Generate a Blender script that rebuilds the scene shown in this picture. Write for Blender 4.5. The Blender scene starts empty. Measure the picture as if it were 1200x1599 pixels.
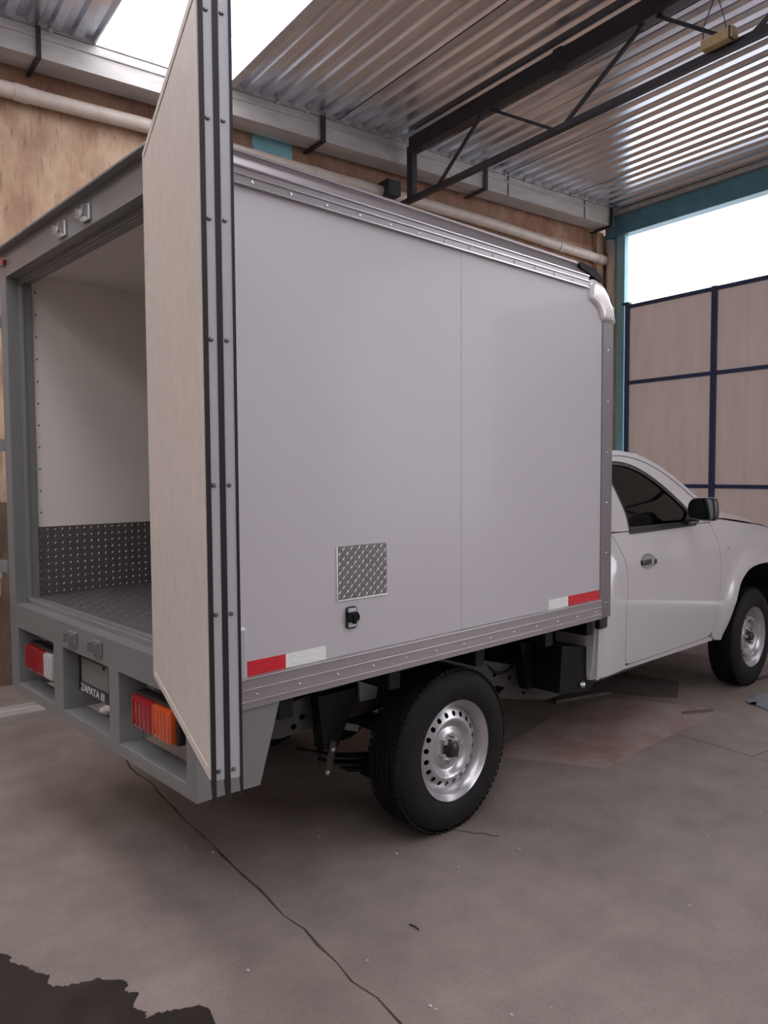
import bpy, bmesh, math, random
from mathutils import Vector, Matrix
from mathutils.geometry import delaunay_2d_cdt
random.seed(7)
PI = math.pi
SC = bpy.context.scene
COL = SC.collection

# ------------------------------------------------------------------ camera
cam_d = bpy.data.cameras.new('camera')
cam_d.sensor_fit = 'VERTICAL'; cam_d.sensor_height = 36.0
cam_d.lens = 36.0 * 1180.61 / 1599.0
cam_d.clip_start = 0.05; cam_d.clip_end = 200
cam_o = bpy.data.objects.new('camera', cam_d); COL.objects.link(cam_o)
CF = Vector((0.68131765, 0.73013074, -0.05210912))
CR = Vector((0.73090908, -0.68245101, -0.00570361))
CU = Vector((0.0397263, 0.03420106, 0.99862511))
m = Matrix((( CR.x, CU.x, -CF.x, -1.09476937), (CR.y, CU.y, -CF.y, -1.99968796), (CR.z, CU.z, -CF.z, 1.51575281), (0, 0, 0, 1)))
cam_o.matrix_world = m
SC.camera = cam_o

# ------------------------------------------------------------------ world: bright overcast sky
w = bpy.data.worlds.new('overcast_sky'); SC.world = w; w.use_nodes = True
nt = w.node_tree; nt.nodes.clear()
wo = nt.nodes.new('ShaderNodeOutputWorld'); bg = nt.nodes.new('ShaderNodeBackground')
tc = nt.nodes.new('ShaderNodeTexCoord'); sx = nt.nodes.new('ShaderNodeSeparateXYZ'); cr = nt.nodes.new('ShaderNodeValToRGB')
nt.links.new(tc.outputs['Generated'], sx.inputs[0]); nt.links.new(sx.outputs['Z'], cr.inputs[0])
cr.color_ramp.elements[0].position = 0.0; cr.color_ramp.elements[0].color = (0.94, 0.95, 1.02, 1)
cr.color_ramp.elements[1].position = 1.0; cr.color_ramp.elements[1].color = (1.0, 0.985, 1.02, 1)
nt.links.new(cr.outputs[0], bg.inputs[0]); bg.inputs[1].default_value = 3.0
nt.links.new(bg.outputs[0], wo.inputs[0])

SC.view_settings.view_transform = 'Standard'
SC.view_settings.look = 'None'
SC.view_settings.exposure = 0.52
SC.view_settings.gamma = 1.0
SC.view_settings.use_curve_mapping = False

# room frame: x = along the wall towards the gate, -y = out of the wall into the room
RA = math.radians(-7.1); RO = Vector((6.989, 2.697, 0))
ROOM = Matrix.Translation(RO) @ Matrix.Rotation(RA, 4, 'Z')

# ------------------------------------------------------------------ materials
MATS = {}
def mat(name, col, rough=0.6, metal=0.0, noise=0.0, scale=8.0, col2=None, bump=0.0, bscale=60.0, coat=0.0, spec=0.5, stretch=None, det=6.0):
    mt = bpy.data.materials.new(name); mt.use_nodes = True
    n = mt.node_tree.nodes; l = mt.node_tree.links
    b = n['Principled BSDF']
    b.inputs['Roughness'].default_value = rough; b.inputs['Metallic'].default_value = metal
    b.inputs['Base Color'].default_value = (*col, 1); b.inputs['Coat Weight'].default_value = coat
    b.inputs['Coat Roughness'].default_value = 0.06
    b.inputs['Specular IOR Level'].default_value = spec
    t = n.new('ShaderNodeTexCoord'); mp = n.new('ShaderNodeMapping'); l.new(t.outputs['Object'], mp.inputs[0])
    if stretch: mp.inputs['Scale'].default_value = stretch
    if noise or col2:
        nz = n.new('ShaderNodeTexNoise'); nz.inputs['Scale'].default_value = scale; nz.inputs['Detail'].default_value = det
        nz.inputs['Roughness'].default_value = 0.6
        l.new(mp.outputs[0], nz.inputs['Vector'])
        rp = n.new('ShaderNodeValToRGB'); rp.color_ramp.elements[0].position = 0.35; rp.color_ramp.elements[1].position = 0.68
        c2 = col2 if col2 else tuple(min(1, c * (1 + noise)) for c in col)
        c1 = col if col2 else tuple(c * (1 - noise) for c in col)
        rp.color_ramp.elements[0].color = (*c1, 1); rp.color_ramp.elements[1].color = (*c2, 1)
        l.new(nz.outputs['Fac'], rp.inputs[0]); l.new(rp.outputs[0], b.inputs['Base Color'])
    if bump:
        nb = n.new('ShaderNodeTexNoise'); nb.inputs['Scale'].default_value = bscale; nb.inputs['Detail'].default_value = 4
        l.new(mp.outputs[0], nb.inputs['Vector'])
        bp = n.new('ShaderNodeBump'); bp.inputs['Strength'].default_value = bump; bp.inputs['Distance'].default_value = 0.01
        l.new(nb.outputs['Fac'], bp.inputs['Height']); l.new(bp.outputs[0], b.inputs['Normal'])
    MATS[name] = mt
    return mt

mat('white_panel', (0.50, 0.475, 0.50), 0.45, noise=0.015, scale=1.5, coat=0.12)
mat('white_paint', (0.60, 0.58, 0.60), 0.2, coat=1.0)
mat('cream_panel', (0.63, 0.56, 0.50), 0.5, noise=0.05, scale=22, bump=0.05, bscale=150)
mat('interior_panel', (0.80, 0.75, 0.69), 0.55, noise=0.02, scale=3)
mat('old_wall', (0.38, 0.35, 0.33), 0.8, noise=0.1, scale=1.5)
mat('grey_paint', (0.195, 0.195, 0.195), 0.38, noise=0.04, scale=4, coat=0.2)
mat('bare_alu', (0.34, 0.31, 0.32), 0.36, metal=0.6, noise=0.05, scale=5, stretch=(0.3, 3, 12))
mat('dull_alu', (0.20, 0.18, 0.19), 0.4, metal=0.3)
mat('cast_cap', (0.80, 0.76, 0.74), 0.3, metal=0.2, coat=0.4)
mat('bright_alu', (0.78, 0.77, 0.78), 0.25, metal=0.9)
mat('strip_alu', (0.50, 0.50, 0.54), 0.42, metal=0.15)
mat('tread_alu', (0.17, 0.155, 0.15), 0.45, metal=0.5, noise=0.1, scale=40)
mat('tread_lug', (0.55, 0.52, 0.50), 0.35, metal=0.8)
mat('black_rubber', (0.014, 0.012, 0.013), 0.55)
mat('tyre_rubber', (0.012, 0.011, 0.012), 0.65, noise=0.2, scale=14, bump=0.1, bscale=90, spec=0.22)
mat('wheel_silver', (0.55, 0.54, 0.56), 0.3, metal=0.75, noise=0.05, scale=12)
mat('hub_black', (0.02, 0.02, 0.022), 0.35, noise=0.3, scale=60)
mat('chassis_black', (0.007, 0.007, 0.008), 0.6, noise=0.3, scale=10, spec=0.2)
mat('chassis_grey', (0.045, 0.041, 0.038), 0.6, noise=0.25, scale=9)
mat('zinc', (0.6, 0.6, 0.6), 0.25, metal=0.9)
mat('screw_steel', (0.22, 0.22, 0.24), 0.3, metal=0.9)
mat('red_tape', (0.62, 0.015, 0.03), 0.3, noise=0.12, scale=30, stretch=(1, 1, 4))
mat('white_tape', (0.80, 0.84, 0.80), 0.3, noise=0.12, scale=40, metal=0.0, stretch=(0.6, 1, 4))
mat('red_lens', (0.30, 0.004, 0.010), 0.12, coat=1.0)
mat('amber_lens', (0.62, 0.085, 0.012), 0.12, coat=1.0)
mat('clear_lens', (0.55, 0.52, 0.52), 0.12, coat=1.0)
mat('mirror_glass', (0.30, 0.32, 0.32), 0.04, metal=1.0)
mat('dark_plastic', (0.02, 0.019, 0.021), 0.35, coat=0.2)
mat('plate_blank', (0.20, 0.20, 0.19), 0.35)
mat('lettering', (0.62, 0.62, 0.62), 0.5)
mat('cab_interior', (0.16, 0.18, 0.19), 0.8)
mat('beam_paint', (0.022, 0.020, 0.026), 0.5, noise=0.3, scale=8)
mat('gate_blue', (0.03, 0.052, 0.13), 0.45, noise=0.15, scale=12)
mat('teal_paint', (0.24, 0.50, 0.56), 0.5, noise=0.12, scale=5)  # lighter than the beam: the column's glare is put into the colour
mat('teal_beam', (0.12, 0.29, 0.37), 0.5, noise=0.15, scale=4)
mat('gate_sheet', (0.25, 0.195, 0.175), 0.40, noise=0.05, scale=2.0, stretch=(1, 5, 0.8), bump=0.05, bscale=30, spec=0.5)
mat('galv_roof', (0.68, 0.72, 0.80), 0.26, metal=0.92, noise=0.12, scale=2.2, stretch=(6, 0.5, 1))
mat('gutter_metal', (0.50, 0.48, 0.46), 0.45, metal=0.15, noise=0.14, scale=3, stretch=(1, 4, 4))
mat('pvc_pipe', (0.62, 0.54, 0.47), 0.45, noise=0.1, scale=6, stretch=(1.5, 1, 1))
mat('rust_plate', (0.27, 0.155, 0.12), 0.36, col2=(0.40, 0.34, 0.33), scale=3.0)
mat('floor_sheet', (0.30, 0.34, 0.38), 0.35, metal=0.4, noise=0.15, scale=12)
mat('dark_board', (0.12, 0.10, 0.088), 0.7, noise=0.2, scale=6)
mat('wood', (0.42, 0.30, 0.15), 0.7, noise=0.12, scale=20)
mat('wire', (0.06, 0.045, 0.05), 0.6)
mat('wet_stain', (0.034, 0.027, 0.024), 0.35, noise=0.25, scale=8, spec=0.4)
mat('crumpled_white', (0.55, 0.52, 0.48), 0.8)
mat('twig', (0.04, 0.028, 0.02), 0.9)
mat('pale_chip', (0.5, 0.48, 0.45), 0.8)
mat('chassis_label', (0.30, 0.29, 0.28), 0.8)
mat('outdoor_ground', (0.68, 0.68, 0.70), 0.9, noise=0.1, scale=2)
mat('joint_dirt', (0.11, 0.088, 0.075), 0.95)

def node_mat_concrete():
    mt = bpy.data.materials.new('concrete'); mt.use_nodes = True
    n = mt.node_tree.nodes; l = mt.node_tree.links; b = n['Principled BSDF']
    t = n.new('ShaderNodeTexCoord')
    def noise(s, d=6, r=0.6):
        z = n.new('ShaderNodeTexNoise'); z.inputs['Scale'].default_value = s; z.inputs['Detail'].default_value = d; z.inputs['Roughness'].default_value = r
        l.new(t.outputs['Object'], z.inputs['Vector']); return z
    def ramp(src, p0, c0, p1, c1):
        r = n.new('ShaderNodeValToRGB'); r.color_ramp.elements[0].position = p0; r.color_ramp.elements[1].position = p1
        r.color_ramp.elements[0].color = (*c0, 1); r.color_ramp.elements[1].color = (*c1, 1); l.new(src, r.inputs[0]); return r
    def mix(f, a, bb, mode='MIX'):
        x = n.new('ShaderNodeMix'); x.data_type = 'RGBA'; x.blend_type = mode
        if isinstance(f, float): x.inputs[0].default_value = f
        else: l.new(f, x.inputs[0])
        l.new(a, x.inputs[6]); l.new(bb, x.inputs[7]); return x.outputs[2]
    big = ramp(noise(0.9, 8).outputs['Fac'], 0.3, (0.205, 0.168, 0.147), 0.7, (0.315, 0.265, 0.238))
    mid = ramp(noise(5, 8).outputs['Fac'], 0.35, (0.82, 0.82, 0.82), 0.75, (1.12, 1.11, 1.1))
    c = mix(1.0, big.outputs[0], mid.outputs[0], 'MULTIPLY')
    fine = ramp(noise(90, 3).outputs['Fac'], 0.3, (0.9, 0.9, 0.9), 0.7, (1.08, 1.08, 1.08))
    c = mix(1.0, c, fine.outputs[0], 'MULTIPLY')
    pale = n.new('ShaderNodeRGB'); pale.outputs[0].default_value = (0.40, 0.35, 0.32, 1)
    sp = ramp(noise(14, 10, 0.75).outputs['Fac'], 0.66, (0, 0, 0), 0.74, (0.8, 0.8, 0.8))
    c = mix(sp.outputs[0], c, pale.outputs[0])
    l.new(c, b.inputs['Base Color'])
    rr = ramp(noise(3, 6).outputs['Fac'], 0.3, (0.45,) * 3, 0.7, (0.7,) * 3); l.new(rr.outputs[0], b.inputs['Roughness'])
    bp = n.new('ShaderNodeBump'); bp.inputs['Strength'].default_value = 0.12; bp.inputs['Distance'].default_value = 0.006
    l.new(noise(35, 6).outputs['Fac'], bp.inputs['Height']); l.new(bp.outputs[0], b.inputs['Normal'])
    MATS['concrete'] = mt
node_mat_concrete()

def node_mat_plaster(name, c0, c1, dark):
    """rough plaster with short vertical scratches"""
    mt = bpy.data.materials.new(name); mt.use_nodes = True
    n = mt.node_tree.nodes; l = mt.node_tree.links; b = n['Principled BSDF']; b.inputs['Roughness'].default_value = 0.85
    t = n.new('ShaderNodeTexCoord')
    def noise(s, st, d=6):
        mp = n.new('ShaderNodeMapping'); mp.inputs['Scale'].default_value = st; l.new(t.outputs['Object'], mp.inputs[0])
        z = n.new('ShaderNodeTexNoise'); z.inputs['Scale'].default_value = s; z.inputs['Detail'].default_value = d; z.inputs['Roughness'].default_value = 0.6
        l.new(mp.outputs[0], z.inputs['Vector']); return z
    def ramp(src, p0, a, p1, c):
        r = n.new('ShaderNodeValToRGB'); r.color_ramp.elements[0].position = p0; r.color_ramp.elements[1].position = p1
        r.color_ramp.elements[0].color = (*a, 1); r.color_ramp.elements[1].color = (*c, 1); l.new(src, r.inputs[0]); return r
    base = ramp(noise(5.0, (1, 1, .6), 10).outputs['Fac'], 0.33, c0, 0.66, c1)
    scr = ramp(noise(45, (1, 1, 0.14), 5).outputs['Fac'], 0.55, (0, 0, 0), 0.72, (0.7,) * 3)
    dk = n.new('ShaderNodeRGB'); dk.outputs[0].default_value = (*dark, 1)
    x = n.new('ShaderNodeMix'); x.data_type = 'RGBA'; l.new(scr.outputs[0], x.inputs[0]); l.new(base.outputs[0], x.inputs[6]); l.new(dk.outputs[0], x.inputs[7])
    l.new(x.outputs[2], b.inputs['Base Color'])
    bp = n.new('ShaderNodeBump'); bp.inputs['Strength'].default_value = 0.5; bp.inputs['Distance'].default_value = 0.02; bp.invert = True
    l.new(scr.outputs[0], bp.inputs['Height']); l.new(bp.outputs[0], b.inputs['Normal'])
    MATS[name] = mt
node_mat_plaster('tan_plaster', (0.36, 0.215, 0.135), (0.57, 0.405, 0.275), (0.24, 0.13, 0.075))
node_mat_plaster('shaded_lower_band', (0.10, 0.062, 0.042), (0.19, 0.12, 0.08), (0.06, 0.035, 0.025))
node_mat_plaster('bare_brick_band', (0.27, 0.125, 0.075), (0.42, 0.26, 0.18), (0.16, 0.07, 0.045))

def glass_mat(name, col, alpha_t):
    mt = bpy.data.materials.new(name); mt.use_nodes = True
    n = mt.node_tree.nodes; l = mt.node_tree.links; n.clear()
    o = n.new('ShaderNodeOutputMaterial'); g = n.new('ShaderNodeBsdfGlossy'); g.inputs['Roughness'].default_value = 0.02
    t = n.new('ShaderNodeBsdfTransparent'); t.inputs[0].default_value = (*col, 1)
    f = n.new('ShaderNodeFresnel'); f.inputs[0].default_value = alpha_t
    x = n.new('ShaderNodeMixShader'); l.new(f.outputs[0], x.inputs[0]); l.new(t.outputs[0], x.inputs[1]); l.new(g.outputs[0], x.inputs[2]); l.new(x.outputs[0], o.inputs[0])
    MATS[name] = mt
glass_mat('tinted_glass', (0.58, 0.70, 0.70), 1.5)
def skylight_mat():
    mt = bpy.data.materials.new('translucent_sheet'); mt.use_nodes = True
    n = mt.node_tree.nodes; l = mt.node_tree.links; n.clear()
    o = n.new('ShaderNodeOutputMaterial'); t = n.new('ShaderNodeBsdfTranslucent'); t.inputs[0].default_value = (0.94, 0.92, 0.93, 1)
    tr = n.new('ShaderNodeBsdfTransparent'); tr.inputs[0].default_value = (0.96, 0.94, 0.96, 1)
    x = n.new('ShaderNodeMixShader'); x.inputs[0].default_value = 0.6
    l.new(t.outputs[0], x.inputs[1]); l.new(tr.outputs[0], x.inputs[2]); l.new(x.outputs[0], o.inputs[0])
    MATS['translucent_sheet'] = mt
skylight_mat()
def gate_sheet_mat():
    # fibreglass sheet: mostly diffuse, lets a little daylight through
    mt = MATS['gate_sheet']; n = mt.node_tree.nodes; l = mt.node_tree.links
    b = n['Principled BSDF']; o = n['Material Output']; t = n.new('ShaderNodeBsdfTranslucent'); x = n.new('ShaderNodeMixShader')
    src = b.inputs['Base Color'].links[0].from_socket; l.new(src, t.inputs[0]); x.inputs[0].default_value = 0.26
    l.new(b.outputs[0], x.inputs[1]); l.new(t.outputs[0], x.inputs[2]); l.new(x.outputs[0], o.inputs['Surface'])
gate_sheet_mat()

# ------------------------------------------------------------------ object helpers
def obj(name, bm, material, parent=None, smooth=False, mw=None):
    me = bpy.data.meshes.new(name)
    bmesh.ops.recalc_face_normals(bm, faces=bm.faces[:])
    bm.to_mesh(me); bm.free()
    o = bpy.data.objects.new(name, me); COL.objects.link(o)
    ms = material if isinstance(material, (list, tuple)) else [material]
    for q in ms: me.materials.append(MATS[q])
    if smooth is True:
        for p in me.polygons: p.use_smooth = True
    elif smooth:
        for p in me.polygons: p.use_smooth = True
        try: me.set_sharp_from_angle(angle=math.radians(smooth))
        except Exception: pass
    if parent: o.parent = parent
    elif mw is not None: o.matrix_world = mw
    return o
def empty(name, loc=(0, 0, 0), mw=None):
    o = bpy.data.objects.new(name, None); COL.objects.link(o); o.empty_display_size = 0.2
    if mw is not None: o.matrix_world = mw
    else: o.location = loc
    return o
def tag(o, label=None, cat=None, group=None, kind=None):
    if label: o['label'] = label
    if cat: o['category'] = cat
    if group: o['group'] = group
    if kind: o['kind'] = kind
    return o
def box(bm, x0, x1, y0, y1, z0, z1, bev=0.0, mi=0):
    n0 = len(bm.verts)
    r = bmesh.ops.create_cube(bm, size=1.0)
    vs = r['verts']
    for v in vs:
        v.co = Vector((x0 + (v.co.x + .5) * (x1 - x0), y0 + (v.co.y + .5) * (y1 - y0), z0 + (v.co.z + .5) * (z1 - z0)))
    fs = {f for v in vs for f in v.link_faces}
    for f in fs: f.material_index = mi
    if bev:
        es = list({e for v in vs for e in v.link_edges})
        bmesh.ops.bevel(bm, geom=es, offset=bev, segments=2, affect='EDGES', profile=0.5)
    return vs
def bar(bm, p, q, w, h=None, up=(0, 0, 1)):
    """rectangular bar between two points"""
    p = Vector(p); q = Vector(q); d = (q - p); L = d.length; d.normalize(); h = h or w
    upv = Vector(up)
    if abs(d.dot(upv)) > 0.98: upv = Vector((1, 0, 0))
    s = d.cross(upv).normalized(); u = s.cross(d).normalized()
    vs = []
    for a in (p, q):
        for i, j in ((-1, -1), (1, -1), (1, 1), (-1, 1)):
            vs.append(bm.verts.new(a + s * (i * w / 2) + u * (j * h / 2)))
    for f in ((3, 2, 1, 0), (4, 5, 6, 7), (0, 1, 5, 4), (1, 2, 6, 5), (2, 3, 7, 6), (3, 0, 4, 7)):
        bm.faces.new([vs[k] for k in f])
def tube(bm, pts, r, seg=12, cap=True):
    pts = [Vector(p) for p in pts]; rings = []
    prev = None
    for i, p in enumerate(pts):
        d = (pts[min(i + 1, len(pts) - 1)] - pts[max(i - 1, 0)]).normalized()
        if prev is None:
            a = Vector((0, 0, 1)) if abs(d.z) < 0.9 else Vector((1, 0, 0))
            s = d.cross(a).normalized()
        else:
            s = (prev - d * prev.dot(d)).normalized()
        prev = s; u = d.cross(s)
        rr = r[i] if isinstance(r, (list, tuple)) else r
        rings.append([bm.verts.new(p + s * (rr * math.cos(2 * PI * k / seg)) + u * (rr * math.sin(2 * PI * k / seg))) for k in range(seg)])
    for a, b in zip(rings, rings[1:]):
        for k in range(seg): bm.faces.new((a[k], a[(k + 1) % seg], b[(k + 1) % seg], b[k]))
    if cap: bm.faces.new(rings[0][::-1]); bm.faces.new(rings[-1])
def lathe_y(bm, prof, cx, cz, seg=64, ydir=1, y0=0.0, closed=False):
    """prof: list of (radius, y)"""
    rings = []
    for r, y in prof:
        rings.append([bm.verts.new((cx + r * math.cos(2 * PI * k / seg), y0 + ydir * y, cz + r * math.sin(2 * PI * k / seg))) for k in range(seg)])
    prs = list(zip(rings, rings[1:]))
    if closed: prs.append((rings[-1], rings[0]))
    for a, b in prs:
        for k in range(seg): bm.faces.new((a[k], a[(k + 1) % seg], b[(k + 1) % seg], b[k]))
    return rings
def prism(bm, poly, fn, depth):
    """poly of 2D points, fn(a,b,t)->3D, t in 0..1 extrudes"""
    A = [bm.verts.new(fn(a, b, 0)) for a, b in poly]; B = [bm.verts.new(fn(a, b, 1)) for a, b in poly]
    n = len(poly)
    bm.faces.new(A); bm.faces.new(B[::-1])
    for i in range(n): bm.faces.new((A[i], B[i], B[(i + 1) % n], A[(i + 1) % n]))
def inpoly(p, poly):
    x, y = p; c = False; n = len(poly); j = n - 1
    for i in range(n):
        xi, yi = poly[i]; xj, yj = poly[j]
        if (yi > y) != (yj > y) and x < (xj - xi) * (y - yi) / (yj - yi) + xi: c = not c
        j = i
    return c
def segdist(p, poly):
    best = 9e9; n = len(poly)
    for i in range(n):
        ax, ay = poly[i]; bx, by = poly[(i + 1) % n]; dx, dy = bx - ax, by - ay
        t = max(0, min(1, ((p[0] - ax) * dx + (p[1] - ay) * dy) / (dx * dx + dy * dy + 1e-12)))
        best = min(best, math.hypot(p[0] - ax - t * dx, p[1] - ay - t * dy))
    return best
def smooth_poly(pts, closed=False, n=6):
    """Catmull-Rom through points"""
    out = []; N = len(pts); rng = range(N if closed else N - 1)
    for i in rng:
        g = (lambda k: pts[k % N]) if closed else (lambda k: pts[max(0, min(N - 1, k))])
        p0, p1, p2, p3 = g(i - 1), g(i), g(i + 1), g(i + 2)
        for s in range(n):
            t = s / n
            out.append(tuple(0.5 * ((2 * p1[k]) + (-p0[k] + p2[k]) * t + (2 * p0[k] - 5 * p1[k] + 4 * p2[k] - p3[k]) * t * t + (-p0[k] + 3 * p1[k] - 3 * p2[k] + p3[k]) * t ** 3) for k in range(len(p1))))
    if not closed: out.append(tuple(pts[-1]))
    return out
def resample(poly, d):
    out = []
    n = len(poly)
    for i in range(n):
        a, b = poly[i], poly[(i + 1) % n]; L = math.hypot(b[0] - a[0], b[1] - a[1]); k = max(1, int(L / d))
        for s in range(k): out.append((a[0] + (b[0] - a[0]) * s / k, a[1] + (b[1] - a[1]) * s / k))
    return out
def panel(bm, outer, holes, d, fn, thick=None):
    """triangulated 2D region with holes mapped by fn(a,b)->3D; thick = Vector offset for the rim/back"""
    outer = resample(outer, d); holes = [resample(h, d) for h in holes]
    pts = []; edges = []
    for lp in [outer] + holes:
        s = len(pts); pts += lp; edges += [(s + i, s + (i + 1) % len(lp)) for i in range(len(lp))]
    x0 = min(p[0] for p in outer); x1 = max(p[0] for p in outer); y0 = min(p[1] for p in outer); y1 = max(p[1] for p in outer)
    j = 0; y = y0 + d / 2
    while y < y1:
        x = x0 + d / 2 + (d / 2 if j % 2 else 0)
        while x < x1:
            p = (x, y)
            if inpoly(p, outer) and segdist(p, outer) > d * .45 and all(not inpoly(p, h) and segdist(p, h) > d * .45 for h in holes): pts.append(p)
            x += d
        y += d * 0.87; j += 1
    V, E, Fc, *_ = delaunay_2d_cdt([Vector(p) for p in pts], edges, [], 0, 1e-6)
    bv = [bm.verts.new(fn(v[0], v[1])) for v in V]
    back = [bm.verts.new(b.co + thick) for b in bv] if thick is not None else None
    keep = []
    for f in Fc:
        c = (sum(V[k][0] for k in f) / 3, sum(V[k][1] for k in f) / 3)
        if inpoly(c, outer) and not any(inpoly(c, h) for h in holes): keep.append(f)
    cnt = {}
    for f in keep:
        bm.faces.new([bv[k] for k in f])
        if back: bm.faces.new([back[k] for k in reversed(f)])
        for a, b in ((f[0], f[1]), (f[1], f[2]), (f[2], f[0])): cnt.setdefault((min(a, b), max(a, b)), []).append((a, b))
    if back:
        for k, lst in cnt.items():
            if len(lst) == 1:
                a, b = lst[0]; bm.faces.new((bv[b], bv[a], back[a], back[b]))
    loose = [v for v in bm.verts if not v.link_faces]
    bmesh.ops.delete(bm, geom=loose, context='VERTS')
def dome(bm, c, n, r, h=None, seg=8):
    """small screw or rivet head"""
    c = Vector(c); n = Vector(n).normalized(); a = Vector((0, 0, 1)) if abs(n.z) < .9 else Vector((1, 0, 0))
    s = n.cross(a).normalized(); u = n.cross(s); h = h or r * .6
    r1 = [bm.verts.new(c + (s * math.cos(2 * PI * k / seg) + u * math.sin(2 * PI * k / seg)) * r) for k in range(seg)]
    r2 = [bm.verts.new(c + (s * math.cos(2 * PI * k / seg) + u * math.sin(2 * PI * k / seg)) * r * .65 + n * h * .75) for k in range(seg)]
    t = bm.verts.new(c + n * h)
    for k in range(seg):
        bm.faces.new((r1[k], r1[(k + 1) % seg], r2[(k + 1) % seg], r2[k])); bm.faces.new((r2[k], r2[(k + 1) % seg], t))
def B(): return bmesh.new()

# ================================================================== SETTING
# ---- ceiling: corrugated sheets running out from the wall
ZC = 4.555
PITCH = 0.145; NR = 7; SW = PITCH * NR
ceil = empty('ceiling', mw=ROOM); tag(ceil, kind='structure')
def sheet_mesh(u0, v0, v1, z, n=NR, dz=0.0):
    bm = B(); prof = []
    for k in range(n):
        b = k * PITCH
        prof += [(b, 0), (b + .062, 0), (b + .078, .03), (b + .128, .03), (b + .145, 0)]
    prof.append((n * PITCH + .012, 0))
    pr = []
    for q in prof:
        if not pr or abs(pr[-1][0] - q[0]) > 1e-6: pr.append(q)
    nv = 6; rows = []
    for j in range(nv + 1):
        v = v0 + (v1 - v0) * j / nv
        rows.append([bm.verts.new((u0 + a, -v, z + h + dz)) for a, h in pr])
    for A, Bq in zip(rows, rows[1:]):
        for i in range(len(pr) - 1): bm.faces.new((A[i], A[i + 1], Bq[i + 1], Bq[i]))
    return bm
US = -5.855        # left edge of the skylight sheet
first = None
for k in range(-8, 6):
    u0 = US + k * SW
    if k in (0, -2, -4, -7):  # one skylight is in view; the others are added to brighten the floor
        s = obj('skylight_sheet', sheet_mesh(u0, -.05, 9.2, ZC + .004), 'translucent_sheet', ceil)
        s['label'] = 'glowing translucent corrugated skylight sheet' if k == 0 else 'unseen translucent roof sheet added to light the floor'
        continue
    n = NR
    s = obj('roof_sheet', sheet_mesh(u0, -.05, 9.2, ZC, dz=0.0), 'galv_roof', ceil)
bm = B(); box(bm, US + SW - .01, US + SW + .06, -9.2, -.02, ZC - .006, ZC - .001)
obj('skylight_edge', bm, 'gutter_metal', ceil)
bm = B(); box(bm, -14, .18, .0, .30, ZC - .004, ZC + .06); obj('eave_light_blocker', bm, 'gutter_metal', ceil)  # added strip, blocks sky light leaking in over the gutter

# ---- walls
bm = B(); box(bm, -14, .30, .30, .50, 0, 4.19)
wl = obj('wall_left', bm, 'tan_plaster', mw=ROOM); tag(wl, kind='structure')
bm = B(); box(bm, -14, .30, .31, .50, 4.19, 4.60)
o = obj('brick_band', bm, 'bare_brick_band', wl); o.parent = wl
bm = B(); box(bm, -14, .17, .288, .31, 0, 1.32); o = obj('shaded_lower_band', bm, 'shaded_lower_band', wl); o['label'] = 'lower wall band with shade and grime painted in dark brown'  # shade behind the truck, plus some grime, put into the wall colour
bm = B()
poly = smooth_poly([(-4.47, 4.27), (-4.46, 4.40), (-4.30, 4.42), (-4.13, 4.41), (-4.10, 4.34), (-4.12, 4.24), (-4.30, 4.23)], True, 4)
prism(bm, poly, lambda a, b, t: Vector((a, .295 if t == 0 else .312, b)), 1)
o = obj('painted_patch', bm, 'teal_paint', wl); o['label'] = 'turquoise paint patch'
bm = B(); box(bm, -.02, .10, .24, .30, 0, 4.35)
box(bm, .172, .30, .046, .299, 0, 4.35)
tag(obj('trim_1', bm, 'tan_plaster', mw=ROOM), kind='structure')
# gate-side column, beam and purlin
bm = B(); box(bm, .10, .17, -.065, .045, 0, 4.27, .004)
tag(obj('trim_2', bm, 'teal_paint', mw=ROOM), kind='structure')
bm = B(); box(bm, .08, .22, -9.2, .20, 4.27, 4.50, .004)
tag(obj('trim_3', bm, 'teal_beam', mw=ROOM), kind='structure')
bm = B(); box(bm, .03, .20, -9.2, .20, 4.502, ZC - .004, .003)
tag(obj('trim_4', bm, 'gutter_metal', mw=ROOM), kind='structure')
# far right wall (behind the camera's right, lit room side)
bm = B(); box(bm, -14.2, -14, -9.2, .5, 0, 4.6)
tag(obj('wall_rear', bm, 'old_wall', mw=ROOM), kind='structure')
bm = B(); box(bm, -14.2, .2, -9.4, -9.2, 0, 4.6)
tag(obj('wall_right', bm, 'old_wall', mw=ROOM), kind='structure')

# ---- floor: concrete slabs with narrow dirty joints
fl = B(); box(fl, -16, 9, -14, .5, -.06, -.012)
floor = obj('floor', fl, 'joint_dirt', mw=ROOM); tag(floor, kind='structure')
def jag(a, b, n, amp, seed):
    rnd = random.Random(seed); out = []
    for i in range(n + 1):
        t = i / n; j = 0 if i in (0, n) else rnd.uniform(-amp, amp)
        dx, dy = b[0] - a[0], b[1] - a[1]; L = math.hypot(dx, dy)
        out.append((a[0] + dx * t - dy / L * j, a[1] + dy * t + dx / L * j))
    return out
def shift(pl, dx, dy): return [(p[0] + dx, p[1] + dy) for p in pl]
G = .0045
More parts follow.
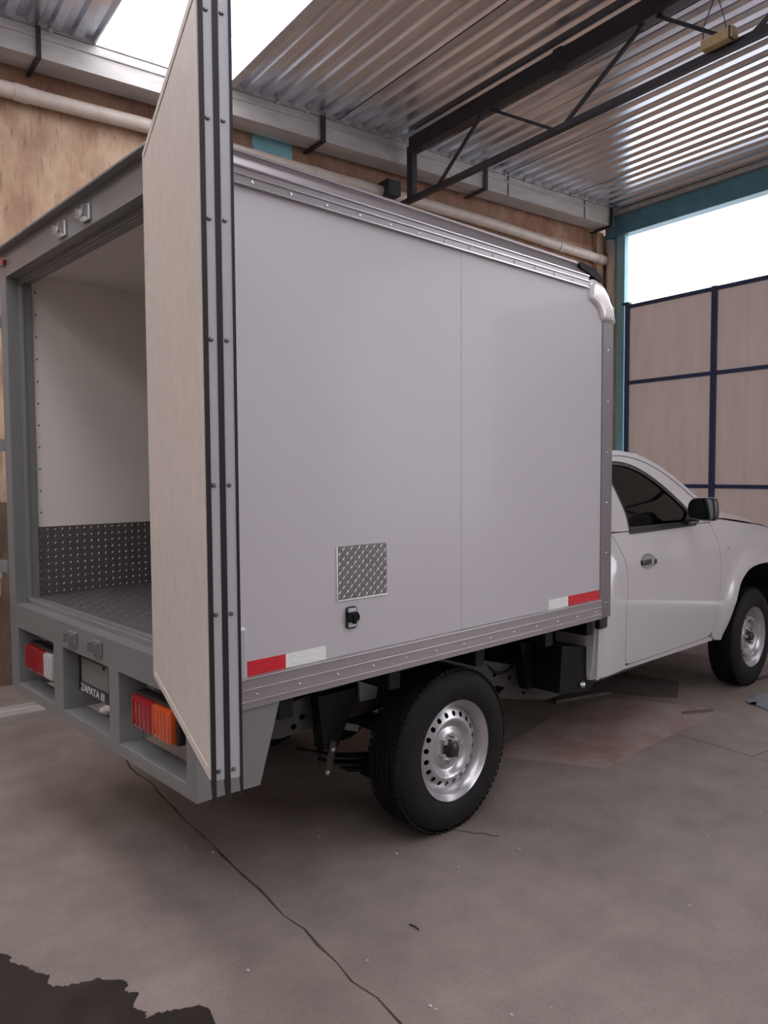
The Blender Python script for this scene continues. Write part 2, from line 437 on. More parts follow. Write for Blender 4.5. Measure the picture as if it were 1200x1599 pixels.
# joints along v at u = J1 (near), J2, and one along u at v=VJ.  room coords (u, -v)
J1 = jag((-6.26, .3), (-6.21, -9), 90, .010, 1)
J2t = jag((-3.62, .3), (-3.555, -3.609), 40, .008, 2)
J2b = jag((-3.555, -3.609), (-3.70, -9), 40, .012, 3)
J3 = jag((-3.555, -3.609), (8, -4.1), 50, .012, 4)
def slab(poly, name='slab'):
    bm = B(); prism(bm, poly, lambda a, b, t: Vector((a, b, 0 if t == 0 else -.011)), 1)
    bmesh.ops.triangulate(bm, faces=[f for f in bm.faces if len(f.verts) > 4])
    return obj(name, bm, 'concrete', floor)
def rough(pl, dx, seed):
    r_ = random.Random(seed); return [(p[0] + dx * r_.uniform(.2, 1.8), p[1]) for p in pl]
slab([(-16, .3)] + rough(J1, -G, 21) + [(-16, -9)])
slab(rough(J1, G, 22)[::-1] + shift(J2t, -G, 0) + shift(J2b, -G, 0)[1:])
slab(shift(J2t, G, 0)[::-1] + [(8, .3)] + shift(J3, 0, G)[::-1][:-1])
slab(shift(J3, 0, -G) + [(8, -9)] + shift(J2b, G, 0)[::-1][:-1])
slab([(-16, -9.01), (-16, -14), (9, -14), (9, -9.01)])
# short crack under the rear tyre
bm = B()
pl = jag((1.25, .09), (1.345, -.075), 6, .008, 9)
prism(bm, pl + [(p[0] + .010, p[1] + .004) for p in pl[::-1]], lambda a, b, t: Vector((a, b, .0012 if t == 0 else .0002)), 1)
o = obj('floor_crack', bm, 'joint_dirt'); o.parent = floor; o.matrix_parent_inverse = ROOM.inverted()
# outdoor yard
bm = B(); box(bm, -60, 60, -60, 60, -.30, -.07)
tag(obj('yard_ground', bm, 'outdoor_ground', mw=ROOM), kind='structure')

# ---- gate
gate = empty('door_1', mw=ROOM); tag(gate, kind='structure')
posts = [.115, 1.195, 2.275, 3.355, 4.435, 5.515, 6.595]
bars = [3.425, 2.545, 1.35, .07]
for i, v in enumerate(posts):
    bm = B(); w_ = .027 if i else .022
    box(bm, .075, .125, -v - w_, -v + w_, .05, 3.45, .003); obj('gate_post', bm, 'gate_blue', gate)
for z in bars:
    bm = B(); box(bm, .082, .12, -6.57, -.14, z - .02, z + .02, .003); obj('gate_rail', bm, 'gate_blue', gate)
bm = B(); box(bm, .07, .13, -.15, -.05, 3.45, 3.475, .003); obj('gate_cap', bm, 'gate_blue', gate)
for i in range(len(posts) - 1):
    for a, b in zip(bars, bars[1:]):
        bm = B(); v0, v1 = posts[i] + .02, posts[i + 1] - .02
        n = 44; rows = []
        for z in (b + .015, a - .015):
            rows.append([bm.verts.new((.112 + .0012 * math.sin(k * PI / 2) * (1 if k % 2 else 0), -(v0 + (v1 - v0) * k / n), z)) for k in range(n + 1)])
        for k in range(n): bm.faces.new((rows[0][k], rows[0][k + 1], rows[1][k + 1], rows[1][k]))
        obj('gate_panel', bm, 'gate_sheet', gate)

# ---- gutter with brackets
gut = empty('rain_gutter', mw=ROOM @ Matrix.Translation((-3, 0, 4.45)))
tag(gut, 'long grey metal box gutter running under the roof edge along the plaster wall', 'gutter')
bm = B()
prof = [(0, 4.35), (0, 4.475), (-.012, 4.478), (-.012, 4.492), (.004, 4.495), (.004, 4.545), (.02, 4.545), (.02, 4.495), (.012, 4.36), (.205, 4.36), (.205, 4.50), (.215, 4.50), (.215, 4.35)]
A = [bm.verts.new((-11, b, c - 4.45)) for b, c in prof]; Bv = [bm.verts.new((2.98, b, c - 4.45)) for b, c in prof]
for i in range(len(prof)): bm.faces.new((A[i], Bv[i], Bv[(i + 1) % len(prof)], A[(i + 1) % len(prof)]))
bm.faces.new(A); bm.faces.new(Bv)
obj('trough', bm, 'gutter_metal', gut)
for u in (-8.2, -6.225, -3.972, -2.075, -.09):
    bm = B(); a = u + 3
    bar(bm, (a, -.02, .10), (a, -.02, -.115), .045 if u > -6 else .03, .012, up=(0, 1, 0))
    bar(bm, (a, -.02, -.108), (a - .02, .26, -.125), .045 if u > -6 else .03, .012)
    obj('gutter_bracket', bm, 'beam_paint', gut)
for u in (-5.0, -1.75, -.55):
    bm = B(); box(bm, u + 3, u + 3.012, -.004, .0, -.1, .095); obj('gutter_joint', bm, 'beam_paint', gut)
bm = B()
for k in range(60):
    u = -8.9 + k * PITCH * 1.0
    if random.random() < .45 and not (-5.9 < u < -4.8): dome(bm, (u + 3, -.004, .100), (0, -1, -.3), .019, .018)
tag(obj('foam_plugs', bm, 'pale_chip', gut), kind='stuff')

# ---- drain pipes
pipe = empty('drain_pipe', mw=ROOM @ Matrix.Translation((.17, .2, 0)))
tag(pipe, 'cream plastic drain pipe run sloping along the wall under the gutter into a corner downpipe', 'pipe')
P = [(-9.5, 4.20), (-6.4, 4.178), (-5.4, 4.185), (-4.69, 4.172), (-2.04, 4.13), (-.7, 4.068), (.12, 4.03)]
bm = B(); tube(bm, [(a - .17, .02, b) for a, b in smooth_poly(P, False, 5)], .054, 20); obj('horizontal_pipe', bm, 'pvc_pipe', pipe, 40)
for u in (-6.3, -3.9, -.68, .0):
    k = min(range(len(P) - 1), key=lambda i: abs((P[i][0] + P[i + 1][0]) / 2 - u)); a, b = P[k], P[k + 1]
    z = a[1] + (b[1] - a[1]) * (u - a[0]) / (b[0] - a[0])
    bm = B(); tube(bm, [(u - .17 - .045, .02, z), (u - .17 + .045, .02, z - .002)], .059, 20); obj('pipe_coupling', bm, 'pvc_pipe', pipe, 40)
bm = B(); tube(bm, [(.0, -.02, .02), (.0, -.02, 4.36)], .055, 20); obj('downpipe', bm, 'pvc_pipe', pipe, 40)
bm = B(); tube(bm, [(.0, -.02, 4.12), (.0, -.02, 4.38)], .062, 20); obj('pipe_coupling', bm, 'strip_alu', pipe, 40)

# ---- roof truss
tr = empty('roof_truss', mw=ROOM @ Matrix.Translation((-3.10, 0, 4.0)))
tag(tr, 'dark painted steel truss crossing under the corrugated roof from the wall gutter', 'truss')
bm = B(); box(bm, -.045, .045, -9.1, -.14, .40, .535, .004); obj('top_chord', bm, 'beam_paint', tr)
bm = B(); box(bm, -.03, .02, -9.1, .27, -.03, .015, .003); obj('bottom_chord', bm, 'beam_paint', tr)
bm = B(); box(bm, -.03, .03, -.17, -.09, .0, .47, .004); obj('end_post', bm, 'beam_paint', tr)
bm = B(); box(bm, -.10, .05, .10, .29, .10, .24, .004); obj('wall_bracket', bm, 'beam_paint', tr)
nodes = [.45, 1.10, 1.86, 2.62, 3.25, 4.0, 4.75, 5.5, 6.25, 7.0, 7.75, 8.5]
for i, (a, b) in enumerate(zip(nodes, nodes[1:])):
    bm = B(); bot, top = (.0, .42) if i % 2 == 0 else (.42, .0)
    bar(bm, (0, -a - .03, bot), (0, -b + .03, top), .022, .022); obj('web_rod', bm, 'beam_paint', tr)
bm = B(); box(bm, -.05, .07, -1.92, -1.84, .47, .545); box(bm, -.08, -.045, -1.99, -1.90, .34, .42, .003); obj('chord_clip', bm, 'beam_paint', tr)

# ---- wooden block hanging on wires
wb = empty('hanging_wood_block', mw=ROOM @ Matrix.Translation((-3.17, -3.13, 4.03)))
tag(wb, 'small yellowish wooden block wired against the lower chord of the roof truss', 'block')
bm = B(); box(bm, -.03, .03, -.10, .10, -.03, .03, .004); obj('block', bm, 'wood', wb)
bm = B(); tube(bm, [(0, .10, -.01), (-.02, .09, .10), (0, .04, .24), (.02, .03, .47)], .004, 6); tube(bm, [(0, -.05, .02), (-.01, -.03, .12), (.01, .02, .26)], .003, 6)
obj('wire', bm, 'wire', wb)
bm = B(); box(bm, -.034, .034, -.085, -.075, -.034, .034); obj('binding', bm, 'wire', wb)

# ================================================================== TRUCK
W = 1.702
truck = empty('box_truck', (1.26, W / 2, 0))
tag(truck, 'white single cab truck with a grey-framed white cargo box, its thick rear door swung open', 'truck')
TM = Matrix.Translation((-1.26, -W / 2, 0))
def tpart(name, bm, material, smooth=False, parent=None, label=None, kind=None):
    if parent is None:
        bmesh.ops.transform(bm, matrix=TM, verts=bm.verts[:])
        o = obj(name, bm, material, truck, smooth)
    else:
        bmesh.ops.transform(bm, matrix=TM, verts=bm.verts[:])
        o = obj(name, bm, material, parent, smooth)
    if label: o['label'] = label
    if kind: o['kind'] = kind
    return o

# ---- cargo box shell
BL = 2.335
ROOFP = [(0.0, 2.486), (2.03, 2.486), (2.10, 2.478), (2.17, 2.452), (2.235, 2.405), (2.285, 2.34), (2.318, 2.28), (2.335, 2.22)]
PH = [(.002, .878), (2.232, .878), (2.232, 2.26), (2.20, 2.31), (2.16, 2.355), (2.135, 2.385), (.002, 2.385)]
for side in (0, 1):
    ys = (lambda y: y) if side == 0 else (lambda y: W - y)
    for a, b in ((.002, 1.206), (1.208, 2.26)):
        bm = B()
        if b < 1.3: pl = [(a, .86), (b, .86), (b, 2.40), (a, 2.40)]
        else: pl = [(a, .86), (b, .86), (b, 2.25), (2.235, 2.30), (2.2, 2.36), (2.15, 2.40), (a, 2.40)]
        prism(bm, pl, lambda p, q, t: Vector((p, ys(0.0 if t == 0 else .045), q)), 1)
        tpart('side_panel', bm, 'white_panel')
    # bottom rail with ribs
    bm = B()
    prof = [(.0, .782), (-.010, .782), (-.010, .801), (-.014, .803), (-.014, .807), (-.010, .809), (-.010, .838), (-.014, .840), (-.014, .845), (-.010, .847), (-.010, .872), (-.014, .874), (-.014, .880), (.0, .882)]
    A = [bm.verts.new((.106, ys(y), z)) for y, z in prof]; C_ = [bm.verts.new((2.236, ys(y), z)) for y, z in prof]
    for i in range(len(prof) - 1): bm.faces.new((A[i], C_[i], C_[i + 1], A[i + 1]))
    bm.faces.new(A); bm.faces.new(C_)
    box(bm, .11, 2.33, min(ys(.0), ys(.05)), max(ys(.0), ys(.05)), .782, .868)
    br = tpart('bottom_rail', bm, 'bare_alu')
    for zz in (.8052, .8426, .877):
        bm = B(); a, b = sorted((ys(-.0158), ys(-.012))); box(bm, .12, 2.232, a, b, zz - .0016, zz + .0016); tpart('bead', bm, 'bright_alu', parent=br)
    bm = B()
    for k in range(13): dome(bm, (.21 + k * .165, ys(-.010), .8225), (0, -1 if side == 0 else 1, 0), .006)
    tpart('rivets', bm, 'zinc', parent=br, kind='stuff')
    # top rail
    bm = B()
    prof = [(.0, 2.383), (-.014, 2.383), (-.014, 2.389), (-.010, 2.391), (-.010, 2.410), (-.014, 2.412), (-.014, 2.417), (-.009, 2.419), (-.009, 2.434), (-.013, 2.436), (-.013, 2.441), (-.006, 2.446), (.004, 2.474), (.000, 2.480), (-.006, 2.482), (-.006, 2.490), (.03, 2.490), (.03, 2.383)]
    A = [bm.verts.new((.106, ys(y), z)) for y, z in prof]; C_ = [bm.verts.new((2.10, ys(y), z)) for y, z in prof]
    for i in range(len(prof)): bm.faces.new((A[i], C_[i], C_[(i + 1) % len(prof)], A[(i + 1) % len(prof)]))
    bm.faces.new(A); bm.faces.new(C_)
    trl = tpart('top_rail', bm, 'bare_alu')
    for zz in (2.386, 2.4146, 2.4386):
        bm = B(); a, b = sorted((ys(-.0155), ys(-.011))); box(bm, .12, 2.098, a, b, zz - .0018, zz + .0018); tpart('bead', bm, 'bright_alu', parent=trl)
    bm = B()
    for k in range(14): dome(bm, (.22 + k * .145, ys(-.010), 2.401), (0, -1 if side == 0 else 1, 0), .007)
    tpart('rivets', bm, 'zinc', parent=trl, kind='stuff')
    # front corner post
    bm = B()
    y0, y1 = sorted((ys(-.006), ys(.04)))
    box(bm, 2.234, BL, y0, y1, .782, 2.26, .006)
    fp = tpart('front_corner_post', bm, 'dull_alu')
    bm = B()
    for k in range(6): dome(bm, (2.285, ys(-.006), .86 + k * .25), (0, -1 if side == 0 else 1, 0), .005)
    tpart('rivets', bm, 'zinc', parent=fp, kind='stuff')
    # cast corner cap
    bm = B()
    cap = [(2.117, 2.42), (2.133, 2.431), (2.179, 2.428), (2.226, 2.413), (2.268, 2.38), (2.297, 2.345), (2.318, 2.315), (2.338, 2.275), (2.340, 2.245), (2.28, 2.248), (2.222, 2.250), (2.208, 2.282), (2.181, 2.31), (2.147, 2.326), (2.118, 2.336), (2.114, 2.37)]
    cap = smooth_poly(cap, True, 2)
    cx = sum(p[0] for p in cap) / len(cap); cz = sum(p[1] for p in cap) / len(cap)
    def capf(a, b):
        e = min(1, segdist((a, b), cap) / .02)
        return Vector((a, ys(-.008 - .012 * math.sqrt(e)), b))
    panel(bm, cap, [], .014, capf, Vector((0, .03 if side == 0 else -.03, 0)))
    cc = tpart('corner_cap', bm, 'cast_cap', True, label='cast aluminium corner cap')
    bm = B()
    for i in range(4):
        x = 2.245 + i * .02; bar(bm, (x, ys(-.019), 2.253), (x + .006, ys(-.019), 2.31 + .012 * (i % 2)), .004, .005)
    tpart('ribs', bm, 'strip_alu', parent=cc, kind='stuff')

# seam rivets
bm = B()
for k in range(18): dome(bm, (1.222, -.0, .915 + k * .084), (0, -1, 0), .004)
tpart('seam_rivets', bm, 'white_panel', kind='stuff')
bm = B(); box(bm, 1.195, 1.245, -.0015, 0, .885, 2.38); tpart('seam_strip', bm, 'white_panel')

# roof, front wall, inner lining
bm = B(); pts = smooth_poly(ROOFP, False, 3)
top = [[bm.verts.new((x, y, z + dz)) for x, z in pts] for y, dz in ((-.004, 0), (.06, .004), (W / 2, .012), (W - .06, .004), (W + .004, 0))]
for A, C_ in zip(top, top[1:]):
    for i in range(len(pts) - 1): bm.faces.new((A[i], A[i + 1], C_[i + 1], C_[i]))
tpart('roof', bm, 'white_panel', 40)
for yy in (.0, W - .012):
    bm = B(); a = smooth_poly([(2.02, 2.491), (2.08, 2.489), (2.13, 2.483), (2.172, 2.472), (2.203, 2.456), (2.212, 2.436), (2.199, 2.428), (2.142, 2.440), (2.086, 2.456), (2.03, 2.468)], True, 3)
    prism(bm, a, lambda p, q, t: Vector((p, yy - .012 + t * .03, q)), 1)
    tpart('roof_edge_trim', bm, 'chassis_black')
bm = B(); box(bm, 2.285, BL - .004, .0, W, .80, 2.30); tpart('front_wall', bm, 'white_panel')
bm = B(); box(bm, .10, 2.286, .05, W - .05, .882, .955); tpart('cargo_floor', bm, 'tread_alu')
bm = B(); box(bm, .10, 2.286, .052, .078, .955, 2.42); box(bm, .10, 2.286, W - .078, W - .052, .955, 2.42); box(bm, 2.262, 2.284, .078, W - .078, .955, 2.42)
tpart('inner_lining', bm, 'interior_panel')
bm = B(); box(bm, .06, 2.2, .05, W - .05, 2.42, 2.445); tpart('inner_ceiling', bm, 'interior_panel')
bm = B()
for k in range(11): dome(bm, (.125, W - .078, 1.34 + k * .1), (0, -1, 0), .005)
tpart('lining_rivets', bm, 'screw_steel', kind='stuff')
# kick plate with raised lugs
bm = B(); box(bm, .101, 2.26, W - .082, W - .078, .957, 1.275); kp = tpart('kick_plate', bm, 'tread_alu')
bm = B()
def lug(bm, c, ax, bx, n, L, wd, h, ang):
    c = Vector(c); ax = Vector(ax); bx = Vector(bx); n = Vector(n)
    d = ax * math.cos(ang) + bx * math.sin(ang); s = ax * -math.sin(ang) + bx * math.cos(ang)
    vs = [bm.verts.new(c + d * L / 2), bm.verts.new(c + s * wd / 2), bm.verts.new(c - d * L / 2), bm.verts.new(c - s * wd / 2)]
    t1 = bm.verts.new(c + d * L * .2 + n * h); t2 = bm.verts.new(c - d * L * .2 + n * h)
    bm.faces.new((vs[0], vs[1], t1)); bm.faces.new((vs[1], t2, t1)); bm.faces.new((vs[1], vs[2], t2)); bm.faces.new((vs[2], vs[3], t2)); bm.faces.new((vs[3], t1, t2)); bm.faces.new((vs[3], vs[0], t1))
for i in range(62):
    for j in range(10):
        lug(bm, (.115 + i * .034, W - .082, .972 + j * .0322), (1, 0, 0), (0, 0, 1), (0, -1, 0), .013, .005, .0022, PI / 3)
tpart('tread_lugs', bm, 'tread_lug', parent=kp, kind='stuff')
bm = B()
for i in range(50):
    for j in range(34):
        lug(bm, (.14 + i * .042, .10 + j * .045, .9555), (1, 0, 0), (0, 1, 0), (0, 0, 1), .015, .004, .0012, PI / 4 if (i + j) % 2 else -PI / 4)
tpart('floor_lugs', bm, 'tread_alu', kind='stuff')

# ---- rear portal frame
bm = B()
PW = .078
# posts (stepped jambs)
for side in (0, 1):
    ys = (lambda y: y) if side == 0 else (lambda y: W - y)
    def bx(x0, x1, y0, y1, z0, z1, bev=0.004):
        a, b = sorted((ys(y0), ys(y1))); box(bm, x0, x1, a, b, z0, z1, bev)
    bx(0, .105, -.004, PW, .83, 2.50); bx(.052, .105, PW - .003, PW + .018, .93, 2.39); bx(.06, .066, PW + .014, PW + .026, .94, 2.38, 0)
box(bm, .0005, .105, PW - .004, W - PW + .004, 2.389, 2.498); box(bm, .052, .105, PW, W - PW, 2.370, 2.392, .003)
box(bm, .06, .066, PW, W - PW, 2.362, 2.372)
box(bm, .0005, .105, PW - .004, W - PW + .004, .829, .931); box(bm, .052, .105, PW, W - PW, .929, .952, .003); box(bm, .058, .066, PW + .01, W - PW - .01, .950, .957)
tpart('rear_frame', bm, 'grey_paint', label='grey painted rear door frame')
bm = B(); box(bm, -.034, .06, -.006, W + .006, 2.498, 2.508, .002); tpart('rain_visor', bm, 'grey_paint')
# bumper with three openings
bm = B()
YO = [(.062, .538), (.620, 1.062), (1.163, W - .10)]
prev = 0.0
for a, b in YO + [(W, W)]:
    box(bm, 0, .09, prev, a, .572, .83, .003); prev = b
box(bm, 0, .09, .0, W, .528, .574, .004)
# shallow returns
for a, b in YO:
    box(bm, .088, .16, a - .006, a + .004, .57, .83); box(bm, .088, .16, b - .004, b + .006, .57, .83)
for yy in (0.001, W - .006):
    prism(bm, [(.08, .782), (.305, .782), (.225, .523), (.075, .530), (.075, .54), (.065, .535)], lambda p, q, t: Vector((p, yy + t * .005, q)), 1)
tpart('bumper', bm, 'grey_paint', label='grey bumper frame with three openings')
# gussets seen in the openings
for y in (.50, 1.03, 1.575):
    bm = B(); box(bm, .10, .13, y - .03, y + .03, .66, .83, .003); box(bm, .13, .15, y - .05, y + .05, .69, .72, .003)
    tpart('lamp_bracket', bm, 'grey_paint')
def lamp(y0, y1, z0, z1, x, cols, tilt=0.0):
    """three-chamber tail lamp; cols from left (large y) to right"""
    bm = B(); box(bm, x, x + .045, y0 - .008, y1 + .008, z0 - .008, z1 + .008, .006)
    h = tpart('tail_lamp', bm, 'dark_plastic')
    n = len(cols); tot = sum(c[1] for c in cols); y = y1
    for nm, wd in cols:
        a = y - (y1 - y0) * wd / tot
        bm = B(); box(bm, x - .022, x + .002, a + .001, y - .001, z0, z1, .006)
        tpart('lens', bm, nm, 40, parent=h, label={'red_lens': 'red lens', 'amber_lens': 'amber lens', 'clear_lens': 'clear lens'}[nm])
        bm = B()
        for q in range(5): yy = a + (y - a) * (q + .5) / 5; box(bm, x - .0245, x - .021, yy - .004, yy + .004, z0 + .008, z1 - .008, .001)
        tpart('lens_ribs', bm, nm, parent=h, kind='stuff'); y = a
    return h
lamp(1.215, 1.535, .655, .765, .03, [('red_lens', 1.0), ('red_lens', 1.3), ('clear_lens', .9)])
lamp(.155, .435, .665, .772, .02, [('red_lens', 1.15), ('amber_lens', 1.0)])
# licence frame
bm = B()
box(bm, .052, .060, .735, 1.03, .650, .690); box(bm, .052, .060, .735, .748, .650, .795); box(bm, .052, .060, 1.020, 1.033, .650, .795)
box(bm, .052, .060, .735, 1.033, .788, .795); box(bm, .052, .060, .79, .80, .775, .79)
lf = tpart('plate_frame', bm, 'dark_plastic')
bm = B(); box(bm, .058, .061, .748, 1.02, .690, .789); tpart('plate_blank', bm, 'plate_blank', parent=lf)
cu = bpy.data.curves.new('txt', 'FONT'); cu.body = 'ZAPATA III'; cu.size = .043; cu.extrude = .0008; cu.shear = 0.12; cu.align_x = 'CENTER'; cu.align_y = 'CENTER'; cu.offset = .0009
to = bpy.data.objects.new('txt', cu); COL.objects.link(to); bpy.context.view_layer.update()
me = bpy.data.meshes.new_from_object(to.evaluated_get(bpy.context.evaluated_depsgraph_get())); bpy.data.objects.remove(to)
bm = B(); bm.from_mesh(me)
# text x -> -y world, y -> z, facing -x
xa = min(v.co.x for v in bm.verts); xb = max(v.co.x for v in bm.verts)
for v in bm.verts: v.co = Vector((.0505 - v.co.z, 1.012 - (v.co.x - xa) / (xb - xa) * .232, .669 + v.co.y * .95))
tpart('lettering', bm, 'lettering', parent=lf)
# lock keepers on header and bumper
for yy, zz in ((.936, .882), (.703, .884), (.704, 2.435), (.931, 2.431)):
    bm = B(); s = 1 if zz > 2 else -1
    box(bm, -.008, .0, yy - .036, yy + .036, zz - .028, zz + .028, .002)
    for dy in (-.03, .026): box(bm, -.03, -.004, yy + dy, yy + dy + .004, zz - .02, zz + .02)
    box(bm, -.03, -.026, yy - .03, yy + .03, zz - .02, zz - .014)
    for dy in (-.028, .028): dome(bm, (-.009, yy + dy, zz + .022), (-1, 0, 0), .006)
    tpart('lock_keeper', bm, 'zinc' if zz > 2 else 'grey_paint')
# marker lamp
bm = B(); box(bm, -.018, .0, W - .10, W - .04, 2.438, 2.462, .004); tpart('marker_lamp', bm, 'red_lens', label='small red marker lamp')

# ---- rear doors
def rear_door(name, pin, ang, mirror):
    """local x = width from the hinge, local y = thickness (0 outer face, t inner face)"""
    d = empty(name); d.parent = truck; d.location = (pin[0] - 1.26, pin[1] - W / 2, 0); d.rotation_euler = (0, 0, ang)
    Y = (lambda y: y) if not mirror else (lambda y: -y)
    def bxx(bm, x0, x1, y0, y1, z0, z1, bev=0.0):
        a, b = sorted((Y(y0), Y(y1))); box(bm, x0, x1, a, b, z0, z1, bev)
    wd, t, z0, z1 = .806, .0605, .942, 2.393
    bm = B(); bxx(bm, .002, wd - .006, .0, t - .003, z0 + .004, z1 - .004); o = obj('door_slab', bm, 'white_panel', d)
    bm = B(); bxx(bm, .022, wd - .022, t - .004, t + .0005, z0 + .022, z1 - .022, .001); obj('inner_face', bm, 'cream_panel', d)
    bm = B()
    for a in ((.0, .020, z0, z1), (wd - .020, wd - .004, z0, z1), (.02, wd - .02, z0, z0 + .020), (.02, wd - .02, z1 - .020, z1)):
        bxx(bm, a[0], a[1], t - .006, t + .002, a[2], a[3], .0015)
    obj('inner_edge_trim', bm, 'cream_panel', d)
    # free edge: two aluminium strips between three rubber fins
    for k, (a, b) in enumerate(((.005, .0245), (.0345, .0515))):
        bm = B(); bxx(bm, wd - .006, wd, a, b, z0 - .001, z1, .001); st = obj('edge_strip', bm, 'strip_alu', d)
        bm = B()
        for z in (.958, 1.254, 1.494, 1.759, 1.975, 2.152, 2.34): dome(bm, (wd, Y((a + b) / 2 + .003), z), (1, 0, 0), .0048, .004, 10)
        so = obj('strip_screws', bm, 'screw_steel', st, 30); so['kind'] = 'stuff'
    for k, (a, fw) in enumerate(((.000, .005), (.0245, .010), (.0515, .008))):
        bm = B()
        pl = [(wd - .01, z0 - .004), (wd - .003, z0 - .024), (wd + .003, z0 - .040), (wd + .003, z1), (wd - .01, z1)]
        wob = .0
        prism(bm, pl, lambda p, q, tt: Vector((p, Y(a + tt * fw + (.0008 * math.sin(q * 3 + k) if p > wd else 0)), q)), 1)
        obj('rubber_fin', bm, 'black_rubber', d)
    # hardware on the outer face
    bm = B(); tube(bm, [(wd - .16, Y(-.014), z0 - .03), (wd - .16, Y(-.014), z1 + .03)], .009, 12); obj('lock_rod', bm, 'zinc', d, 40)
    for z in (1.30, 1.735, 2.2):
        bm = B(); bxx(bm, wd - .19, wd - .13, -.028, -.001, z - .014, z + .014, .004); obj('rod_guide', bm, 'zinc', d)
    bm = B(); bxx(bm, wd - .115, wd - .09, -.034, -.012, 1.10, 1.205, .005); obj('door_handle', bm, 'strip_alu', d)
    for z in (z0 + .0, z1 - .02):
        bm = B(); bxx(bm, wd - .19, wd - .13, -.032, -.001, z, z + .022, .004); obj('rod_cam', bm, 'zinc', d)
    bm = B(); bxx(bm, wd - .175, wd - .145, -.026, -.006, z0 - .05, z0, .005); obj('rod_end', bm, 'zinc', d)
    for z in (1.07, 1.65, 2.21):
        bm = B(); bxx(bm, -.012, .20, -.008, -.001, z - .025, z + .025, .003); tube(bm, [(-.012, Y(-.006), z - .04), (-.012, Y(-.006), z + .04)], .009, 10)
        obj('hinge', bm, 'zinc', d)
    return d
# outer far corner (hinge) and direction from the fit
rear_door('rear_door', (-.071, -.023), math.radians(-108.9), True)
rear_door('rear_door', (-.0, W + .13), math.radians(80), False)
for side, y0_, y1_ in ((0, -.03, .0), (1, W, W + .125)):
    for z in (1.09, 1.65, 2.207):
        bm = B()
        if side: box(bm, -.006, .004, y0_, y1_, z - .028, z + .028, .002); tube(bm, [(-.006, y1_, z - .035), (-.006, y1_, z + .035)], .010, 10)
        else: box(bm, -.06, .03, -.030, -.022, z - .028, z + .028, .003); box(bm, -.004, .002, -.024, .03, z - .028, z + .028)
        tpart('frame_hinge', bm, 'grey_paint')

# ---- reflective tape, tread-plate patch, latch on the side
for nm, x0, x1 in (('red_tape', .02, .329), ('white_tape', .329, .496), ('red_tape', 1.957, 2.232), ('white_tape', 1.800, 1.957)):
    bm = B(); box(bm, x0, x1, -.0012, .0, .882, .928); tpart('reflective_tape', bm, nm, label=nm.split('_')[0] + ' reflective tape')
bm = B()
def rrect(x0, x1, z0, z1, r, n=5):
    out = []
    for cx, cz, a0 in ((x1 - r, z1 - r, 0), (x0 + r, z1 - r, 90), (x0 + r, z0 + r, 180), (x1 - r, z0 + r, 270)):
        for i in range(n + 1): a = math.radians(a0 + 90 * i / n); out.append((cx + r * math.cos(a), cz + r * math.sin(a)))
    return out
prism(bm, rrect(.548, .780, 1.076, 1.262, .010), lambda p, q, t: Vector((p, -.003 + t * .003, q)), 1)
tp = tpart('tread_plate_patch', bm, 'tread_alu')
bm = B()
for i in range(13):
    for j in range(11):
        x = .558 + i * .0178; z = 1.086 + j * .0166
        lug(bm, (x, -.003, z), (1, 0, 0), (0, 0, 1), (0, -1, 0), .025, .0042, .0022, PI / 3.6 if (i + j) % 2 else PI - PI / 3.6)
tpart('tread_lugs', bm, 'tread_lug', parent=tp, kind='stuff')
bm = B(); box(bm, .545, .549, -.004, 0, 1.076, 1.262); box(bm, .545, .783, -.004, 0, 1.073, 1.077); tpart('plate_edge', bm, 'bright_alu', parent=tp)
bm = B(); prism(bm, rrect(.584, .632, .972, 1.050, .012), lambda p, q, t: Vector((p, -.008 + t * .008, q)), 1)
lt = tpart('latch', bm, 'dark_plastic')
bm = B(); box(bm, .590, .626, -.012, -.007, 1.030, 1.044, .002); box(bm, .590, .626, -.012, -.007, .978, .996, .002); tpart('latch_plate', bm, 'strip_alu', parent=lt, kind='stuff')
bm = B(); prism(bm, [(.588, .999), (.630, .998), (.636, 1.012), (.628, 1.028), (.590, 1.030), (.582, 1.016)], lambda p, q, t: Vector((p, -.020 + t * .014, q)), 1)
box(bm, .602, .616, -.025, -.016, .99, 1.022, .003)
tpart('latch_body', bm, 'chassis_black', parent=lt)

